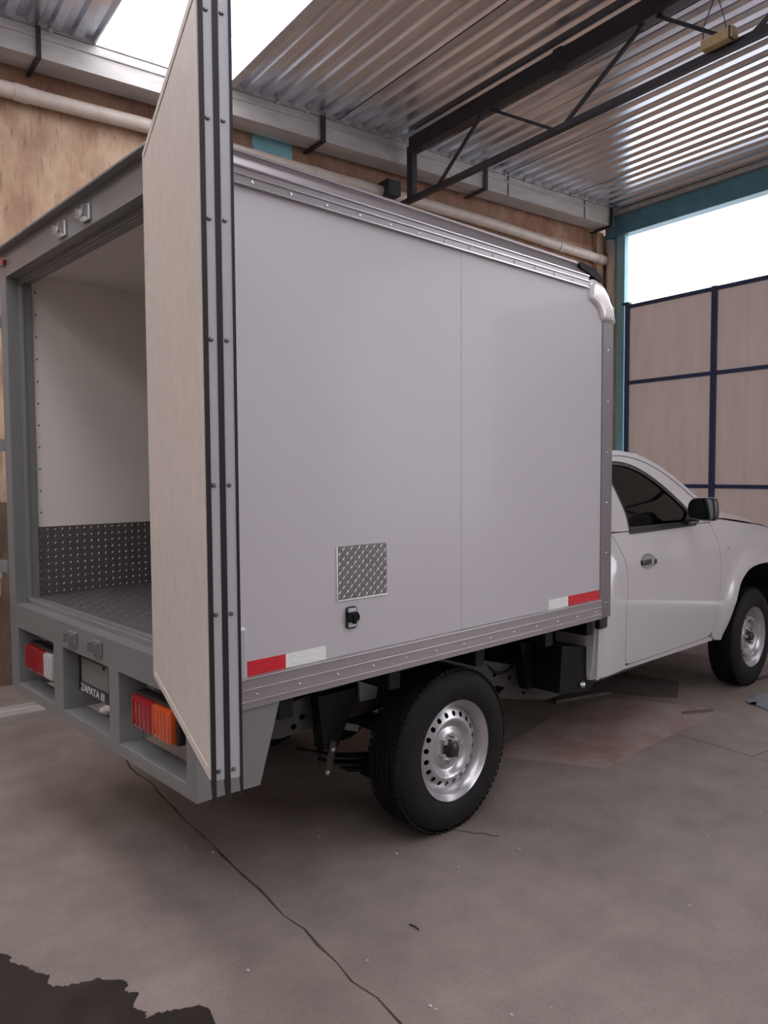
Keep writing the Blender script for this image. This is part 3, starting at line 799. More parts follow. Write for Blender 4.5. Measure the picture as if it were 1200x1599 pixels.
# ================================================================== WHEELS
RT = .345; XR = 1.258; XFW = 4.408; YR = .083
def wheel_meshes():
    """wheel about its own origin, outer face towards -y"""
    # tyre profile (r, y) y from outer to inner
    Wt = .195; prof = []
    rb = .203
    left = [(rb, .012), (rb + .008, .004), (.235, -.004), (.262, -.010), (.290, -.008), (.312, .000), (.328, .010), (.337, .020)]
    prof += left
    y = .020; y1 = Wt - .030
    grooves = [.050, .078, .106, .134]
    for g in grooves: prof += [(.3425 + .0 * g, g - .006), (.334, g - .004), (.334, g + .004), (.3425, g + .006)]
    prof += [(r, Wt - .010 - yy) for r, yy in reversed(left)]
    bm = B(); lathe_y(bm, prof, 0, 0, 96)
    bm2 = B()
    # shoulder tread blocks
    for k in range(72):
        a = 2 * PI * k / 72
        for yy, w2 in ((.028, .026), (.160, .026), (.064, .018), (.092, .018), (.120, .018)):
            aa = a + (yy * 1.2)
            c = Vector((math.cos(aa) * .3425, yy, math.sin(aa) * .3425)); tdir = Vector((-math.sin(aa), 0, math.cos(aa))); rdir = Vector((math.cos(aa), 0, math.sin(aa)))
            h = .0035; L = .021; vs = []
            for dr in (-.003, h):
                for i, j in ((-1, -1), (1, -1), (1, 1), (-1, 1)):
                    vs.append(bm2.verts.new(c + rdir * dr + tdir * (i * L / 2) + Vector((0, j * w2 / 2, 0))))
            for f in ((4, 5, 6, 7), (0, 1, 5, 4), (1, 2, 6, 5), (2, 3, 7, 6), (3, 0, 4, 7)): bm2.faces.new([vs[q] for q in f])
    # rim barrel + lip
    bm3 = B()
    lathe_y(bm3, [(.207, .006), (.211, .000), (.212, .006), (.204, .014), (.196, .020), (.188, .030), (.186, .058), (.176, .066), (.172, .17), (.20, .185), (.20, .19), (.168, .178), (.168, .066), (.180, .056), (.184, .030), (.196, .014)], 0, 0, 72, closed=True)
    # disc with round holes
    NH = 20; holes = []
    for k in range(NH):
        a = 2 * PI * (k + .5) / NH; holes.append([(.1475 * math.cos(a) + .0112 * math.cos(t), .1475 * math.sin(a) + .0112 * math.sin(t)) for t in [2 * PI * i / 12 for i in range(12)]])
    def dish(a, b):
        r = math.hypot(a, b)
        P = [(.045, .040), (.060, .040), (.075, .044), (.090, .052), (.098, .050), (.108, .038), (.118, .028), (.126, .026), (.140, .031), (.160, .041), (.172, .050), (.185, .058)]
        if r <= P[0][0]: return Vector((a, P[0][1], b))
        for (r0, y0), (r1, y1) in zip(P, P[1:]):
            if r <= r1: return Vector((a, y0 + (y1 - y0) * (r - r0) / (r1 - r0), b))
        return Vector((a, P[-1][1], b))
    outer = [(.185 * math.cos(2 * PI * i / 72), .185 * math.sin(2 * PI * i / 72)) for i in range(72)]
    ctr = [(.034 * math.cos(2 * PI * i / 24), .034 * math.sin(2 * PI * i / 24)) for i in range(24)]
    bm4 = B(); panel(bm4, outer, holes + [ctr], .0085, dish, Vector((0, .004, 0)))
    # hub
    bm5 = B(); lathe_y(bm5, [(.0005, .004), (.022, .005), (.030, .010), (.031, .018), (.036, .020), (.038, .045)], 0, 0, 24)
    bm6 = B()
    for k in range(6):
        a = 2 * PI * k / 6 + .3; tube(bm6, [(.057 * math.cos(a), .018, .057 * math.sin(a)), (.057 * math.cos(a), .042, .057 * math.sin(a))], .0115, 6)
    bm7 = B(); lathe_y(bm7, [(.0005, .06), (.16, .06), (.165, .065), (.165, .15), (.0005, .15)], 0, 0, 32)
    bm8 = B(); tube(bm8, [(0.0, .002, -.207), (0, -.001, -.200), (.0, .012, -.192)], .004, 6)
    return [('tyre', bm, 'tyre_rubber', 50), ('tread_blocks', bm2, 'tyre_rubber', False), ('rim', bm3, 'wheel_silver', 40), ('wheel_disc', bm4, 'wheel_silver', 50), ('hub', bm5, 'hub_black', 40), ('lug_nuts', bm6, 'zinc', False), ('brake_drum', bm7, 'chassis_black', 40)]
wm = []
for nm, b_, m_, s_ in wheel_meshes():
    if s_ is not True and s_: pass
    wm.append((nm, obj(nm, b_, m_, None, s_)))
def wheel(x, y, rot, spin, first):
    wr = empty('wheel'); wr.parent = truck; wr.location = (x - 1.26, y - W / 2, RT); wr.rotation_euler = (0, spin, rot)
    for nm, o in wm:
        c = o if first else o.copy()
        if not first: COL.objects.link(c)
        c.parent = wr
        if nm in ('tread_blocks', 'lug_nuts'): c['kind'] = 'stuff'
    return wr
wheel(XR, YR, 0, 0, True); wheel(XFW, YR, math.radians(0), .4, False)
wheel(XR, W - YR, PI, .9, False); wheel(XFW, W - YR, PI, 1.4, False)

# ================================================================== CHASSIS
for yy in (.36, W - .36 - .07):
    bm = B()
    sec = [(.32, .62), (.55, .62), (.9, .66), (1.5, .66), (1.95, .54), (2.3, .44), (3.4, .42), (4.0, .50), (4.8, .55)]
    lo = [(4.8, .43), (4.0, .36), (3.4, .28), (2.3, .28), (1.95, .36), (1.5, .50), (.9, .50), (.55, .50), (.32, .54)]
    hs = [[(x + .016 * math.cos(t), z + .012 * math.sin(t)) for t in [2 * PI * i / 8 for i in range(8)]] for x, z in ((.62, .53), (.66, .56), (.58, .51), (1.86, .50), (1.98, .46), (2.1, .36), (2.22, .40), (2.45, .34), (2.6, .37), (1.75, .47), (2.72, .33))]
    outl = sec + lo
    panel(bm, outl, [h for h in hs if all(inpoly(p, outl) for p in h)], .08, lambda a, b: Vector((a, yy, b)), Vector((0, .07, 0)))
    tpart('chassis_rail', bm, 'chassis_grey')
for x, z in ((.45, .57), (.95, .58), (1.7, .52), (2.5, .36), (3.3, .35), (4.1, .42)):
    bm = B(); box(bm, x - .05, x + .05, .42, W - .42, z - .05, z + .05, .01); tpart('cross_member', bm, 'chassis_black')
for x in (.35, .85, 1.35, 1.85, 2.2):   # sub-frame bearers under the cargo floor
    bm = B(); box(bm, x - .03, x + .03, .03, W - .03, .70, .785, .004); tpart('floor_bearer', bm, 'chassis_black')
for yy in (.38, W - .43):
    bm = B(); box(bm, .1, 2.3, yy, yy + .05, .655, .70, .004); tpart('subframe_rail', bm, 'chassis_black')
# rear axle and differential
bm = B(); tube(bm, [(XR, .25, RT), (XR, W - .25, RT)], .042, 16); ax = tpart('rear_axle', bm, 'chassis_black', 40)
bm = B(); bmesh.ops.create_uvsphere(bm, u_segments=20, v_segments=12, radius=.15, matrix=Matrix.Translation((XR, W / 2, RT)) @ Matrix.Diagonal((1, .85, 1, 1))); tpart('differential', bm, 'chassis_black', True, parent=ax)
bm = B(); tube(bm, [(XR + .1, W / 2, RT), (3.6, W / 2, .42)], .035, 14); tpart('drive_shaft', bm, 'chassis_black', 40)
# leaf springs with shackles
for yy in (.34, W - .34):
    for k in range(4):
        bm = B(); L = .62 - k * .11; n = 14
        pts = [(XR + L * t, yy, .28 + .028 * k * -1 + .02 + .14 * (t * L / .62) ** 2) for t in [-1 + 2 * i / n for i in range(n + 1)]]
        for p, q in zip(pts, pts[1:]): bar(bm, p, q, .06, .008)
        tpart('leaf_spring', bm, 'chassis_black')
    bm = B(); 
    bm.free()
    for dy in (-.038, .034):
        bm = B(); bar(bm, (.74, yy + dy, .33), (.77, yy + dy, .45), .008, .03); sh = tpart('spring_shackle', bm, 'chassis_grey')
    bm = B(); dome(bm, (.735, yy - .044, .335), (0, -1, 0), .012); dome(bm, (.765, yy - .044, .42), (0, -1, 0), .012); tpart('shackle_bolts', bm, 'zinc', parent=sh, kind='stuff')
    bm = B(); prism(bm, [(.70, .64), (.92, .64), (.80, .42), (.73, .42)], lambda p, q, t: Vector((p, yy - .03 + t * .06, q)), 1); tpart('spring_hanger', bm, 'chassis_black')
bm = B(); prism(bm, [(.90, .77), (1.04, .77), (1.0, .575), (.91, .58)], lambda p, q, t: Vector((p, .30 + t * .01, q)), 1); tpart('fender_bracket', bm, 'grey_paint')
bm = B(); bar(bm, (.90, .38, .46), (.97, .38, .435), .006, .028); tpart('spring_label', bm, 'chassis_label')
# fuel tank and straps, brackets ahead of the rear wheel
bm = B(); box(bm, 1.95, 2.75, .46, .80, .34, .62, .05); tpart('fuel_tank', bm, 'chassis_black', 40)
bm = B(); prism(bm, [(1.98, .70), (2.08, .70), (2.12, .40), (2.05, .40)], lambda p, q, t: Vector((p, .30 + t * .05, q)), 1)
prism(bm, [(2.12, .70), (2.26, .70), (2.30, .42), (2.20, .42)], lambda p, q, t: Vector((p, .28 + t * .06, q)), 1); tpart('mounting_bracket', bm, 'chassis_black')
bm = B(); prism(bm, [(2.12, .64), (2.345, .60), (2.345, .44), (2.42, .40), (2.38, .36), (2.10, .40)], lambda p, q, t: Vector((p, .14 + t * .18, q)), 1); tpart('plastic_shield', bm, 'chassis_black')
bm = B(); tube(bm, smooth_poly([(1.75, .38, .62), (1.85, .36, .52), (1.95, .36, .50), (2.05, .36, .55), (2.15, .36, .66)], False, 5), .009, 8); tpart('brake_hose', bm, 'chassis_black', 40)
bm = B(); tube(bm, [(2.5, .62, .30), (4.6, .62, .33)], .03, 12); tube(bm, [(.5, 1.1, .36), (2.6, 1.1, .30)], .025, 12); tpart('exhaust_pipe', bm, 'chassis_grey', 40)
bm = B(); box(bm, 2.32, 2.355, .46, .50, .40, .425, .003); dome(bm, (2.30, .134, .41), (0, -1, 0), .02, .015); tpart('tie_clip', bm, 'zinc')

# ================================================================== CAB
ARC = [(3.877, .405), (3.93, .51), (3.955, .62), (3.98, .71), (4.02, .78), (4.09, .828), (4.17, .858), (4.28, .872), (4.40, .874), (4.53, .868), (4.64, .85), (4.74, .815), (4.82, .765), (4.88, .69), (4.915, .60), (4.95, .47)]
ARC = smooth_poly(ARC, False, 4)
ARCS = list(zip(ARC[::2], ARC[2::2]))
def S(x, z):
    if z <= 1.18:
        t = z - .86
        y = .055 + (.42 * t * t if t > 0 else .16 * t * t)
    else:
        y = .098 + .12 * (z - 1.18) + .75 * (z - 1.18) ** 2 if z < 1.3 else .1232 + .42 * (z - 1.3)
    if x < 2.52: y += 1.3 * (2.52 - x) ** 2
    if x > 4.7: y += .45 * (x - 4.7) ** 2
    # body line
    if .60 < z < 1.12 and x > 2.5: y -= .006 * math.exp(-((z - 1.02) / .05) ** 2)
    # wheel arch flare
    if 3.4 < x < 5.2 and z < 1.15:
        d = 9e9
        for (ax_, az_), (bx_, bz_) in ARCS:
            dx, dz = bx_ - ax_, bz_ - az_; t = max(0, min(1, ((x - ax_) * dx + (z - az_) * dz) / (dx * dx + dz * dz + 1e-12)))
            d = min(d, math.hypot(x - ax_ - t * dx, z - az_ - t * dz))
        if d < .12:
            k = 1 - d / .12; y -= .036 * (k * k * (3 - 2 * k)) ** .7 * max(0, min(1, (z - .44) / .22))
    return y
def cab_panel(name, outer, holes, d, off=0.0, material='white_paint', label=None, depth=.022, parent=None):
    res = []
    for side in (0, 1):
        bm = B()
        fn = (lambda a, b: Vector((a, S(a, b) + off, b))) if side == 0 else (lambda a, b: Vector((a, W - S(a, b) - off, b)))
        panel(bm, outer, holes, d, fn, Vector((0, depth if side == 0 else -depth, 0)))
        res.append(tpart(name, bm, material, 35, label=label, parent=parent[side] if parent else None))
    return res
# seams
DR = smooth_poly([(2.505, 1.185), (2.545, 1.13), (2.585, 1.06), (2.606, .99), (2.612, .92), (2.608, .84), (2.60, .75), (2.61, .62), (2.64, .47)], False, 4)
DF = smooth_poly([(3.705, 1.172), (3.745, 1.10), (3.765, 1.03), (3.775, .92), (3.775, .80), (3.765, .68), (3.75, .58), (3.715, .485)], False, 4)
gp = .0028
quarter = [(2.352, .425), (2.352, 1.20)] + [(2.505 - gp, 1.20)] + [(p[0] - gp, p[1]) for p in DR] + [(2.64 - gp, .462), (2.66, .44)]
cab_panel('cab_quarter_panel', quarter, [rrect(2.366, 2.43, .70, .76, .012)], .03)
door = [(p[0] + gp, p[1]) for p in DR] + [(2.69, .460)] + [(3.66, .460)] + [(p[0] - gp, p[1]) for p in reversed(DF)] + [(3.68, 1.185)]
HX0, HX1, HZ = 2.765, 2.915, 1.012
hand_hole = [((HX0 + HX1) / 2 + .085 * math.cos(t), HZ + .045 * math.sin(t)) for t in [2 * PI * i / 24 for i in range(24)]]
door_p = cab_panel('cab_door', door, [hand_hole], .03)
fender = [(p[0] + gp, p[1]) for p in DF] + [(3.735, .445)] + [(3.78, .42)] + ARC + [(5.02, .50), (5.08, .62), (5.09, .78), (5.03, .87), (4.93, .94), (4.82, 1.005), (4.72, 1.065), (4.60, 1.108), (4.45, 1.134), (4.25, 1.155), (4.05, 1.178), (3.88, 1.198), (3.80, 1.203), (3.71, 1.19)]
fend = cab_panel('front_fender', fender, [], .03)
sill = [(2.66, .454), (3.70, .454), (3.73, .443), (3.77, .420), (2.66, .434)]
cab_panel('door_sill', sill, [], .03, off=.006)
# upper cab side with window opening
CANT = smooth_poly([(2.352, 1.612), (2.50, 1.622), (2.66, 1.628), (2.83, 1.634), (2.96, 1.626), (3.09, 1.603), (3.22, 1.565), (3.35, 1.508), (3.47, 1.442), (3.58, 1.37), (3.68, 1.30), (3.78, 1.225), (3.80, 1.205)], False, 4)
WIN = smooth_poly([(2.695, 1.195), (2.685, 1.28), (2.665, 1.40), (2.64, 1.51), (2.66, 1.562), (2.74, 1.574), (2.87, 1.566), (3.00, 1.538), (3.13, 1.486), (3.25, 1.418), (3.36, 1.34), (3.44, 1.275), (3.485, 1.21), (3.475, 1.19), (3.40, 1.184), (2.9, 1.186), (2.72, 1.187)], True, 3)
upper = [(2.352, 1.203)] + CANT + [(3.70, 1.192)] + [(3.56, 1.188), (2.6, 1.190)]
cab_panel('window_surround', upper, [WIN], .03)
# window seal and glass
def offs(poly, d):
    cx = sum(p[0] for p in poly) / len(poly); out = []; n = len(poly)
    for i in range(n):
        a, b = poly[i - 1], poly[(i + 1) % n]; dx, dy = b[0] - a[0], b[1] - a[1]; L = math.hypot(dx, dy) + 1e-9
        out.append((poly[i][0] + dy / L * d, poly[i][1] - dx / L * d))
    return out
ar = sum(WIN[i - 1][0] * WIN[i][1] - WIN[i][0] * WIN[i - 1][1] for i in range(len(WIN)))
sg = -1 if ar > 0 else 1
inner = offs(WIN, .022 * sg)
cab_panel('window_seal', offs(WIN, -.004 * sg), [inner], .02, off=.004, material='black_rubber', depth=.012)
cab_panel('side_window', offs(WIN, .012 * sg), [], .05, off=.012, material='tinted_glass', depth=.004)
cab_panel('mirror_base_panel', [(3.36, 1.20), (3.44, 1.275), (3.56, 1.195), (3.50, 1.188)], [], .02, off=-.004, material='dark_plastic', depth=.01)
cab_panel('belt_moulding', [(2.69, 1.188), (3.50, 1.190), (3.50, 1.178), (2.70, 1.172)], [], .03, off=-.006, material='black_rubber', depth=.01)
# door-frame line following the cantrail
for side in (0, 1):
    bm = B(); ln = offs(CANT, .03)[2:-6]
    ln = [p for p in ln]
    if ln[4][1] > CANT[6][1]: ln = offs(CANT, -.03)[2:-6]
    pts = [Vector((a, S(a, b) - .0005 if side == 0 else W - S(a, b) + .0005, b)) for a, b in ln]
    tube(bm, pts, .0022, 6); tpart('door_gap', bm, 'black_rubber')
# roof + windshield loft
def loft(name, pts, crown, fwd, material, nn=16, smooth=True, dz=0.0):
    bm = B(); rows = []
    for i, (x, z) in enumerate(pts):
        y0 = S(x, min(z, 1.64)); row = []
        for j in range(nn + 1):
            s = -1 + 2 * j / nn; c = crown if not callable(crown) else crown(i / (len(pts) - 1)); f_ = fwd if not callable(fwd) else fwd(i / (len(pts) - 1))
            e = 1 - abs(s) ** 2.4
            row.append(bm.verts.new((x + f_ * e, W / 2 + s * (W / 2 - y0), z + dz + c * e)))
        rows.append(row)
    for A, C_ in zip(rows, rows[1:]):
        for j in range(nn): bm.faces.new((A[j], A[j + 1], C_[j + 1], C_[j]))
    return tpart(name, bm, material, smooth)
iw = next(i for i, p in enumerate(CANT) if p[0] > 3.02)
loft('cab_roof', CANT[:iw + 1], .035, lambda t: .10 * t, 'white_paint')
loft('windshield', CANT[iw:], lambda t: .035 * (1 - t) + .0, lambda t: .10 + .08 * t, 'tinted_glass')
ap = CANT[iw:]
for side in (0, 1):
    bm = B(); pts = [Vector((a, (S(a, b) + .004) if side == 0 else W - S(a, b) - .004, b)) for a, b in ap]
    tube(bm, pts, .006, 8)
    tpart('windshield_pillar', bm, 'white_paint', True)
# rear wall of the cab
bm = B()
pl = [(.085, .43), (.075, .80), (.085, 1.0), (.105, 1.20), (.20, 1.45), (.262, 1.615), (W - .262, 1.615), (W - .20, 1.45), (W - .105, 1.20), (W - .085, 1.0), (W - .075, .80), (W - .085, .43), (1.55, .46), (1.52, .58), (.30, .58), (.17, .56), (.15, .45)]
wn = rrect(.45, W - .45, 1.22, 1.5, .04)
def rw(a, b):
    x = 2.36 + .0 * a
    x += .012 * math.exp(-((a - .27) / .035) ** 2) * (1 if .58 < b < .8 else 0)
    x -= .010 * math.exp(-((a - .15) / .02) ** 2) * (1 if b < 1.1 else 0)
    return Vector((x, a, b))
panel(bm, pl, [wn], .03, rw, Vector((.02, 0, 0)))
tpart('cab_rear_wall', bm, 'white_paint', 40)
bm = B(); prism(bm, rrect(.44, W - .44, 1.21, 1.51, .04), lambda p, q, t: Vector((2.362 + t * .005, p, q)), 1); tpart('rear_window', bm, 'tinted_glass')
bm = B(); box(bm, 2.352, 2.42, .065, .10, .70, .765, .006); tpart('vent_recess', bm, 'black_rubber')
# cab inner: floor, seat, dash, wheel
bm = B(); box(bm, 2.40, 3.62, .14, W - .14, .50, .54); box(bm, 3.60, 3.66, .14, W - .14, .50, 1.15); tpart('cab_floor', bm, 'cab_interior')
for y0, y1 in ((.22, .78), (.92, 1.48)):
    bm = B(); box(bm, 2.55, 3.02, y0, y1, .62, .76, .04); st = tpart('seat', bm, 'cab_interior', 40)
    bm = B(); box(bm, 2.44, 2.57, y0 + .03, y1 - .03, .72, 1.28, .05); tpart('seat_back', bm, 'cab_interior', 40, parent=st)
    bm = B(); box(bm, 2.45, 2.54, (y0 + y1) / 2 - .12, (y0 + y1) / 2 + .12, 1.30, 1.46, .035); tpart('headrest', bm, 'cab_interior', 40, parent=st)
bm = B(); prism(bm, [(3.30, .80), (3.24, 1.02), (3.28, 1.16), (3.45, 1.20), (3.78, 1.19), (3.72, .80)], lambda p, q, t: Vector((p, .16 + t * (W - .32), q)), 1); tpart('dashboard', bm, 'cab_interior')
bm = B(); C0 = Vector((3.10, 1.22, 1.12)); rr = []
tube(bm, [C0 + Vector((math.sin(a) * .19 * .45, math.cos(a) * .19, math.sin(a) * .19 * .89)) for a in [2 * PI * i / 28 for i in range(29)]], .014, 8); tube(bm, [C0, C0 + Vector((.25, 0, -.14))], .02, 8); bar(bm, C0 + Vector((0, -.18, 0)), C0 + Vector((0, .18, 0)), .03, .02)
tpart('steering_wheel', bm, 'dark_plastic', 40)
# hood
bm = B(); nn = 18; rows = []
HP = smooth_poly([(3.80, 1.207), (3.92, 1.198), (4.08, 1.182), (4.27, 1.160), (4.47, 1.136), (4.60, 1.110), (4.71, 1.070), (4.82, 1.010), (4.92, .945), (5.02, .88)], False, 4)
for i, (x, z) in enumerate(HP):
    t = i / (len(HP) - 1); y0 = S(x, min(z, 1.15)) + .006; row = []
    for j in range(nn + 1):
        s = -1 + 2 * j / nn; e = 1 - abs(s) ** 3.2
        bulge = .086 - .03 * t + .018 * math.exp(-((abs(s) - .55) / .16) ** 2)
        row.append(bm.verts.new((x + .17 * (1 - s * s) * (t ** 1.5), W / 2 + s * (W / 2 - y0), z + .005 + bulge * min(1, e * 1.6) * (1 if t < .85 else 1 - (t - .85) * 2))))
    rows.append(row)
for A, C_ in zip(rows, rows[1:]):
    for j in range(nn): bm.faces.new((A[j], A[j + 1], C_[j + 1], C_[j]))
tpart('hood', bm, 'white_paint', True)
# front end
bm = B(); box(bm, 5.00, 5.20, .14, W - .14, .42, .66, .05); tpart('front_bumper', bm, 'white_paint', 40)
bm = B(); box(bm, 5.08, 5.17, .50, W - .50, .67, .92, .02); g = tpart('grille', bm, 'dark_plastic', 40)
bm = B()
for k in range(4): box(bm, 5.165, 5.18, .52, W - .52, .70 + k * .055, .715 + k * .055)
tpart('grille_bars', bm, 'zinc', parent=g)
for side in (0, 1):
    bm = B(); ys = (lambda y: y) if side == 0 else (lambda y: W - y)
    prism(bm, [(4.95, .90), (5.10, .86), (5.15, .70), (5.06, .70)], lambda p, q, t: Vector((p + (-.05 if t == 0 else 0), ys(.13 + t * .34), q)), 1); tpart('headlight', bm, 'clear_lens')
# inner arch liners, engine bay block
for side in (0, 1):
    bm = B(); ys = (lambda y: y) if side == 0 else (lambda y: W - y)
    A = [bm.verts.new((p[0], ys(S(*p) + .015), p[1])) for p in ARC]; C_ = [bm.verts.new((p[0], ys(.40), p[1])) for p in ARC]
    for i in range(len(ARC) - 1): bm.faces.new((A[i], A[i + 1], C_[i + 1], C_[i]))
    bm.faces.new(C_); tpart('wheel_arch_liner', bm, 'black_rubber')
bm = B(); box(bm, 3.70, 4.95, .46, W - .46, .45, 1.05, .03); tpart('engine_block', bm, 'chassis_black')
# fender side repeater
for side in (0, 1):
    y = S(3.90, 1.02); y = y if side == 0 else W - y
    bm = B(); dome(bm, (3.90, y, 1.02), (0, -1 if side == 0 else 1, 0), .017, .010, 14); tpart('side_repeater', bm, 'clear_lens', True)
# door handles
for side in (0, 1):
    ys = (lambda y: y) if side == 0 else (lambda y: W - y)
    bm = B()
    def cupf(a, b):
        e = 1 - min(1, math.hypot((a - (HX0 + HX1) / 2) / .085, (b - HZ) / .045)); return Vector((a, ys(S(a, b) + .028 * math.sqrt(max(0, e))), b))
    panel(bm, hand_hole, [], .012, cupf)
    tpart('handle_cup', bm, 'white_paint', True, parent=door_p[side])
    yh = S(HX0, HZ)
    bm = B(); a, b = sorted((ys(yh - .014), ys(yh + .006)))
    box(bm, 2.752, 2.860, a, b, .997, 1.027, .008)
    h1 = tpart('door_handle', bm, 'dark_plastic', 40, parent=door_p[side], label='black pull handle')
    bm = B(); box(bm, 2.862, 2.876, a, b, .997, 1.027, .004); tpart('handle_trim', bm, 'white_paint', parent=door_p[side])
    bm = B(); box(bm, 2.878, 2.920, a, b, .995, 1.025, .008); tpart('lock_cover', bm, 'dark_plastic', 40, parent=door_p[side])
# mirrors
for side in (0, 1):
    ys = (lambda y: y) if side == 0 else (lambda y: W - y)
    bm = B()
    sec = smooth_poly([(-.105, -.055), (-.10, .045), (-.06, .068), (.06, .060), (.10, .02), (.095, -.05), (.03, -.066), (-.06, -.068)], True, 4)
    rings = []
    for t, sc in ((0, .90), (.12, 1.0), (.5, .97), (.8, .80), (.95, .55), (1, .2)):
        rings.append([bm.verts.new((3.215 + t * .10, ys(-.062 + a * sc * .80), 1.296 + b * sc)) for a, b in sec])
    for A, C_ in zip(rings, rings[1:]):
        for k in range(len(sec)): bm.faces.new((A[k], A[(k + 1) % len(sec)], C_[(k + 1) % len(sec)], C_[k]))
    bm.faces.new(rings[0]); bm.faces.new(rings[-1])
    mr = tpart('door_mirror', bm, 'dark_plastic', 40)
    bm = B(); prism(bm, [(a * .86, b * .86) for a, b in sec], lambda p, q, t: Vector((3.214 - t * .003, ys(-.062 + p * .8), 1.296 + q)), 1); tpart('mirror_glass', bm, 'mirror_glass' if 'mirror_glass' in MATS else 'clear_lens', parent=mr)
    bm = B(); bar(bm, (3.28, ys(.0), 1.235), (3.40, ys(.10), 1.205), .045, .03); bar(bm, (3.27, ys(.0), 1.27), (3.29, ys(.02), 1.225), .04, .03); tpart('mirror_arm', bm, 'dark_plastic', parent=mr)

# ================================================================== THINGS ON THE FLOOR
def flat_poly(name, poly, z0, z1, material, label, cat, group=None, bev=0):
    cx = sum(p[0] for p in poly) / len(poly); cy = sum(p[1] for p in poly) / len(poly)
    bm = B(); prism(bm, [(a - cx, b - cy) for a, b in poly], lambda a, b, t: Vector((a, b, z1 if t == 0 else z0)), 1)
    bmesh.ops.triangulate(bm, faces=[f for f in bm.faces if len(f.verts) > 4])
    o = obj(name, bm, material); o.location = (cx, cy, 0); tag(o, label, cat, group); return o
flat_poly('steel_sheet', [(2.03, .52), (2.29, .012), (3.60, .005), (3.66, .06), (3.42, .62), (2.80, .66)], .0005, .006, 'rust_plate', 'rusty brown steel sheet lying flat on the floor under the truck behind the cab', 'metal sheet')
flat_poly('steel_strip', [(3.40, .12), (3.60, .012), (3.63, .02), (3.43, .135)], .0065, .016, 'dark_board', 'thin dark steel strip on the corner of the rusty sheet', 'metal strip')
flat_poly('dark_board', [(3.05, .80), (3.50, .66), (3.72, .30), (4.05, .45), (4.0, .98), (3.3, 1.1)], .0005, .02, 'dark_board', 'thick dark board lying on the floor under the cab beside the front wheel', 'board')
ps = [(3.93, -.05), (3.99, -.085), (3.97, -.10), (3.90, -.075), (3.84, -.16), (3.80, -.60), (4.35, -.60), (4.30, -.09), (4.16, -.04)]
o = flat_poly('metal_offcut', [(4.13, -.045), (4.06, -.06), (3.98, -.035), (3.93, -.075), (4.0, -.10), (3.93, -.12), (3.82, -.30), (3.9, -.7), (4.5, -.6), (4.45, -.12)], .0005, .010, 'floor_sheet', 'pale blue-grey metal offcut on the floor before the front wheel', 'metal sheet')
# aluminium extrusion by the wall
ex = B(); L = 1.9
prof = [(0, 0), (.24, 0), (.24, .030), (.228, .030), (.228, .010), (.155, .010), (.150, .022), (.140, .022), (.135, .010), (.10, .010), (.095, .022), (.085, .022), (.08, .010), (.012, .010), (.012, .035), (0, .035)]
A = [ex.verts.new((-L / 2, y, z)) for y, z in prof]; C_ = [ex.verts.new((L / 2, y, z)) for y, z in prof]
for i in range(len(prof)): ex.faces.new((A[i], C_[i], C_[(i + 1) % len(prof)], A[(i + 1) % len(prof)]))
ex.faces.new(A); ex.faces.new(C_)
MEX = ROOM @ Matrix.Translation((-6.25, -.60, .0008))
o = obj('aluminium_rail', ex, 'gutter_metal', mw=MEX); tag(o, 'pale ribbed aluminium rail lying on the floor along the plaster wall', 'rail')
# crumpled rag
bm = B(); bmesh.ops.create_icosphere(bm, subdivisions=3, radius=.05)
rnd = random.Random(5)
for v in bm.verts: v.co *= 1 + rnd.uniform(-.22, .22); v.co.z = v.co.z * .55 + .03; v.co.x *= 1.5
for v in bm.verts: v.co.z = max(.001, v.co.z)
o = obj('crumpled_rag', bm, 'crumpled_white', None, True); o.location = (.85, 2.62, 0); tag(o, 'small crumpled white rag on the floor seen through the bumper opening', 'rag')
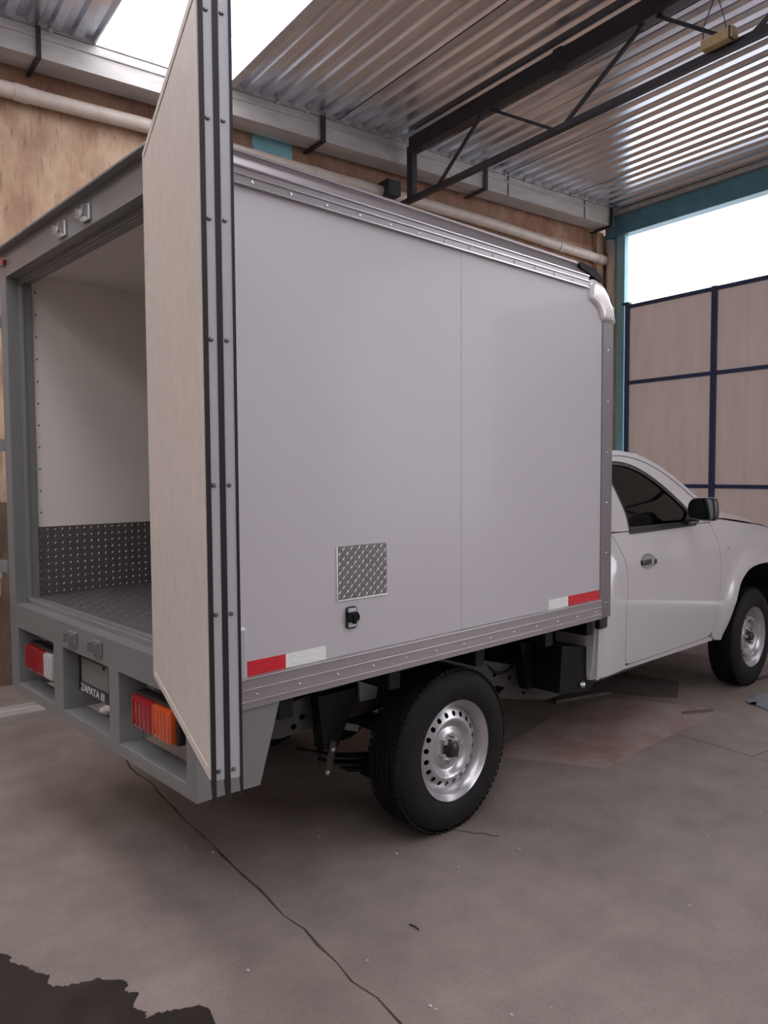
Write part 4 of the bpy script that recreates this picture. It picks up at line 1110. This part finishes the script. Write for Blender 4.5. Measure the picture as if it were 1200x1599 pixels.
# twig, chips
bm = B(); tube(bm, smooth_poly([(-.03, .015, .004), (-.01, .004, .008), (.012, -.006, .006), (.03, -.02, .004)], False, 3), [.004] * 10, 6); o = obj('twig', bm, 'twig'); o.scale = (.62, .62, .62); o.location = (.642, -.275, 0); o.rotation_euler = (0, 0, -1.0)
tag(o, 'small dark twig lying alone on the open concrete in front of the truck', 'twig')
chips = B(); rnd = random.Random(11)
for i in range(90):
    x = rnd.uniform(-.4, 3.4); y = rnd.uniform(-1.0, .9) - .2 * x
    if (x < .05) or (x > 1.95 and y > -.05): continue
    s = rnd.uniform(.002, .006); bmesh.ops.create_icosphere(chips, subdivisions=1, radius=s, matrix=Matrix.Translation((x, y, s * .5)) @ Matrix.Diagonal((1, rnd.uniform(.5, 1.6), .5, 1)))
o = obj('paint_chips', chips, 'pale_chip'); tag(o, 'tiny pale chips and grit scattered over the concrete floor', 'debris', kind='stuff')
# wet stain
st = [(-.407, .537), (-.395, .45), (-.37, .41), (-.36, .36), (-.335, .32), (-.35, .27), (-.325, .24), (-.28, .22), (-.235, .20), (-.20, .165), (-.175, .125), (-.195, .085), (-.17, .06), (-.205, .01), (-.19, -.03), (-.20, -.055), (-.165, -.06), (-.13, -.08), (-.09, -.10), (-.06, -.135), (-.07, -.20), (-.20, -.42), (-.75, -.30), (-.80, .40), (-.62, .75)]
rnd = random.Random(3); pst = smooth_poly(st, True, 5)
pst = [(a + rnd.uniform(-.006, .006), b + rnd.uniform(-.006, .006)) for a, b in pst]
bm = B(); panel(bm, pst, [], .05, lambda a, b: Vector((a, b, .0016)), Vector((0, 0, -.0013)))
o = obj('water_puddle', bm, 'wet_stain'); tag(o, 'dark wet puddle with a ragged edge on the concrete at the lower left', 'puddle')
# dark cables beyond the front wheel
bm = B(); tube(bm, smooth_poly([(4.55, .12, .012), (4.8, .06, .012), (5.0, .10, .012), (5.3, -.1, .012), (5.7, -.05, .012)], False, 6), .012, 8)
o = obj('floor_cable', bm, 'wire', None, 40); tag(o, 'dark cable lying on the floor past the front wheel', 'cable')
bm = B(); tube(bm, smooth_poly([(4.75, -.15, .010), (5.0, -.05, .010), (5.4, .05, .010), (5.9, -.3, .010)], False, 6), .010, 8)
o = obj('floor_hose', bm, 'wire', None, 40); tag(o, 'thin dark hose curling over the floor in front of the truck by the cable', 'hose')
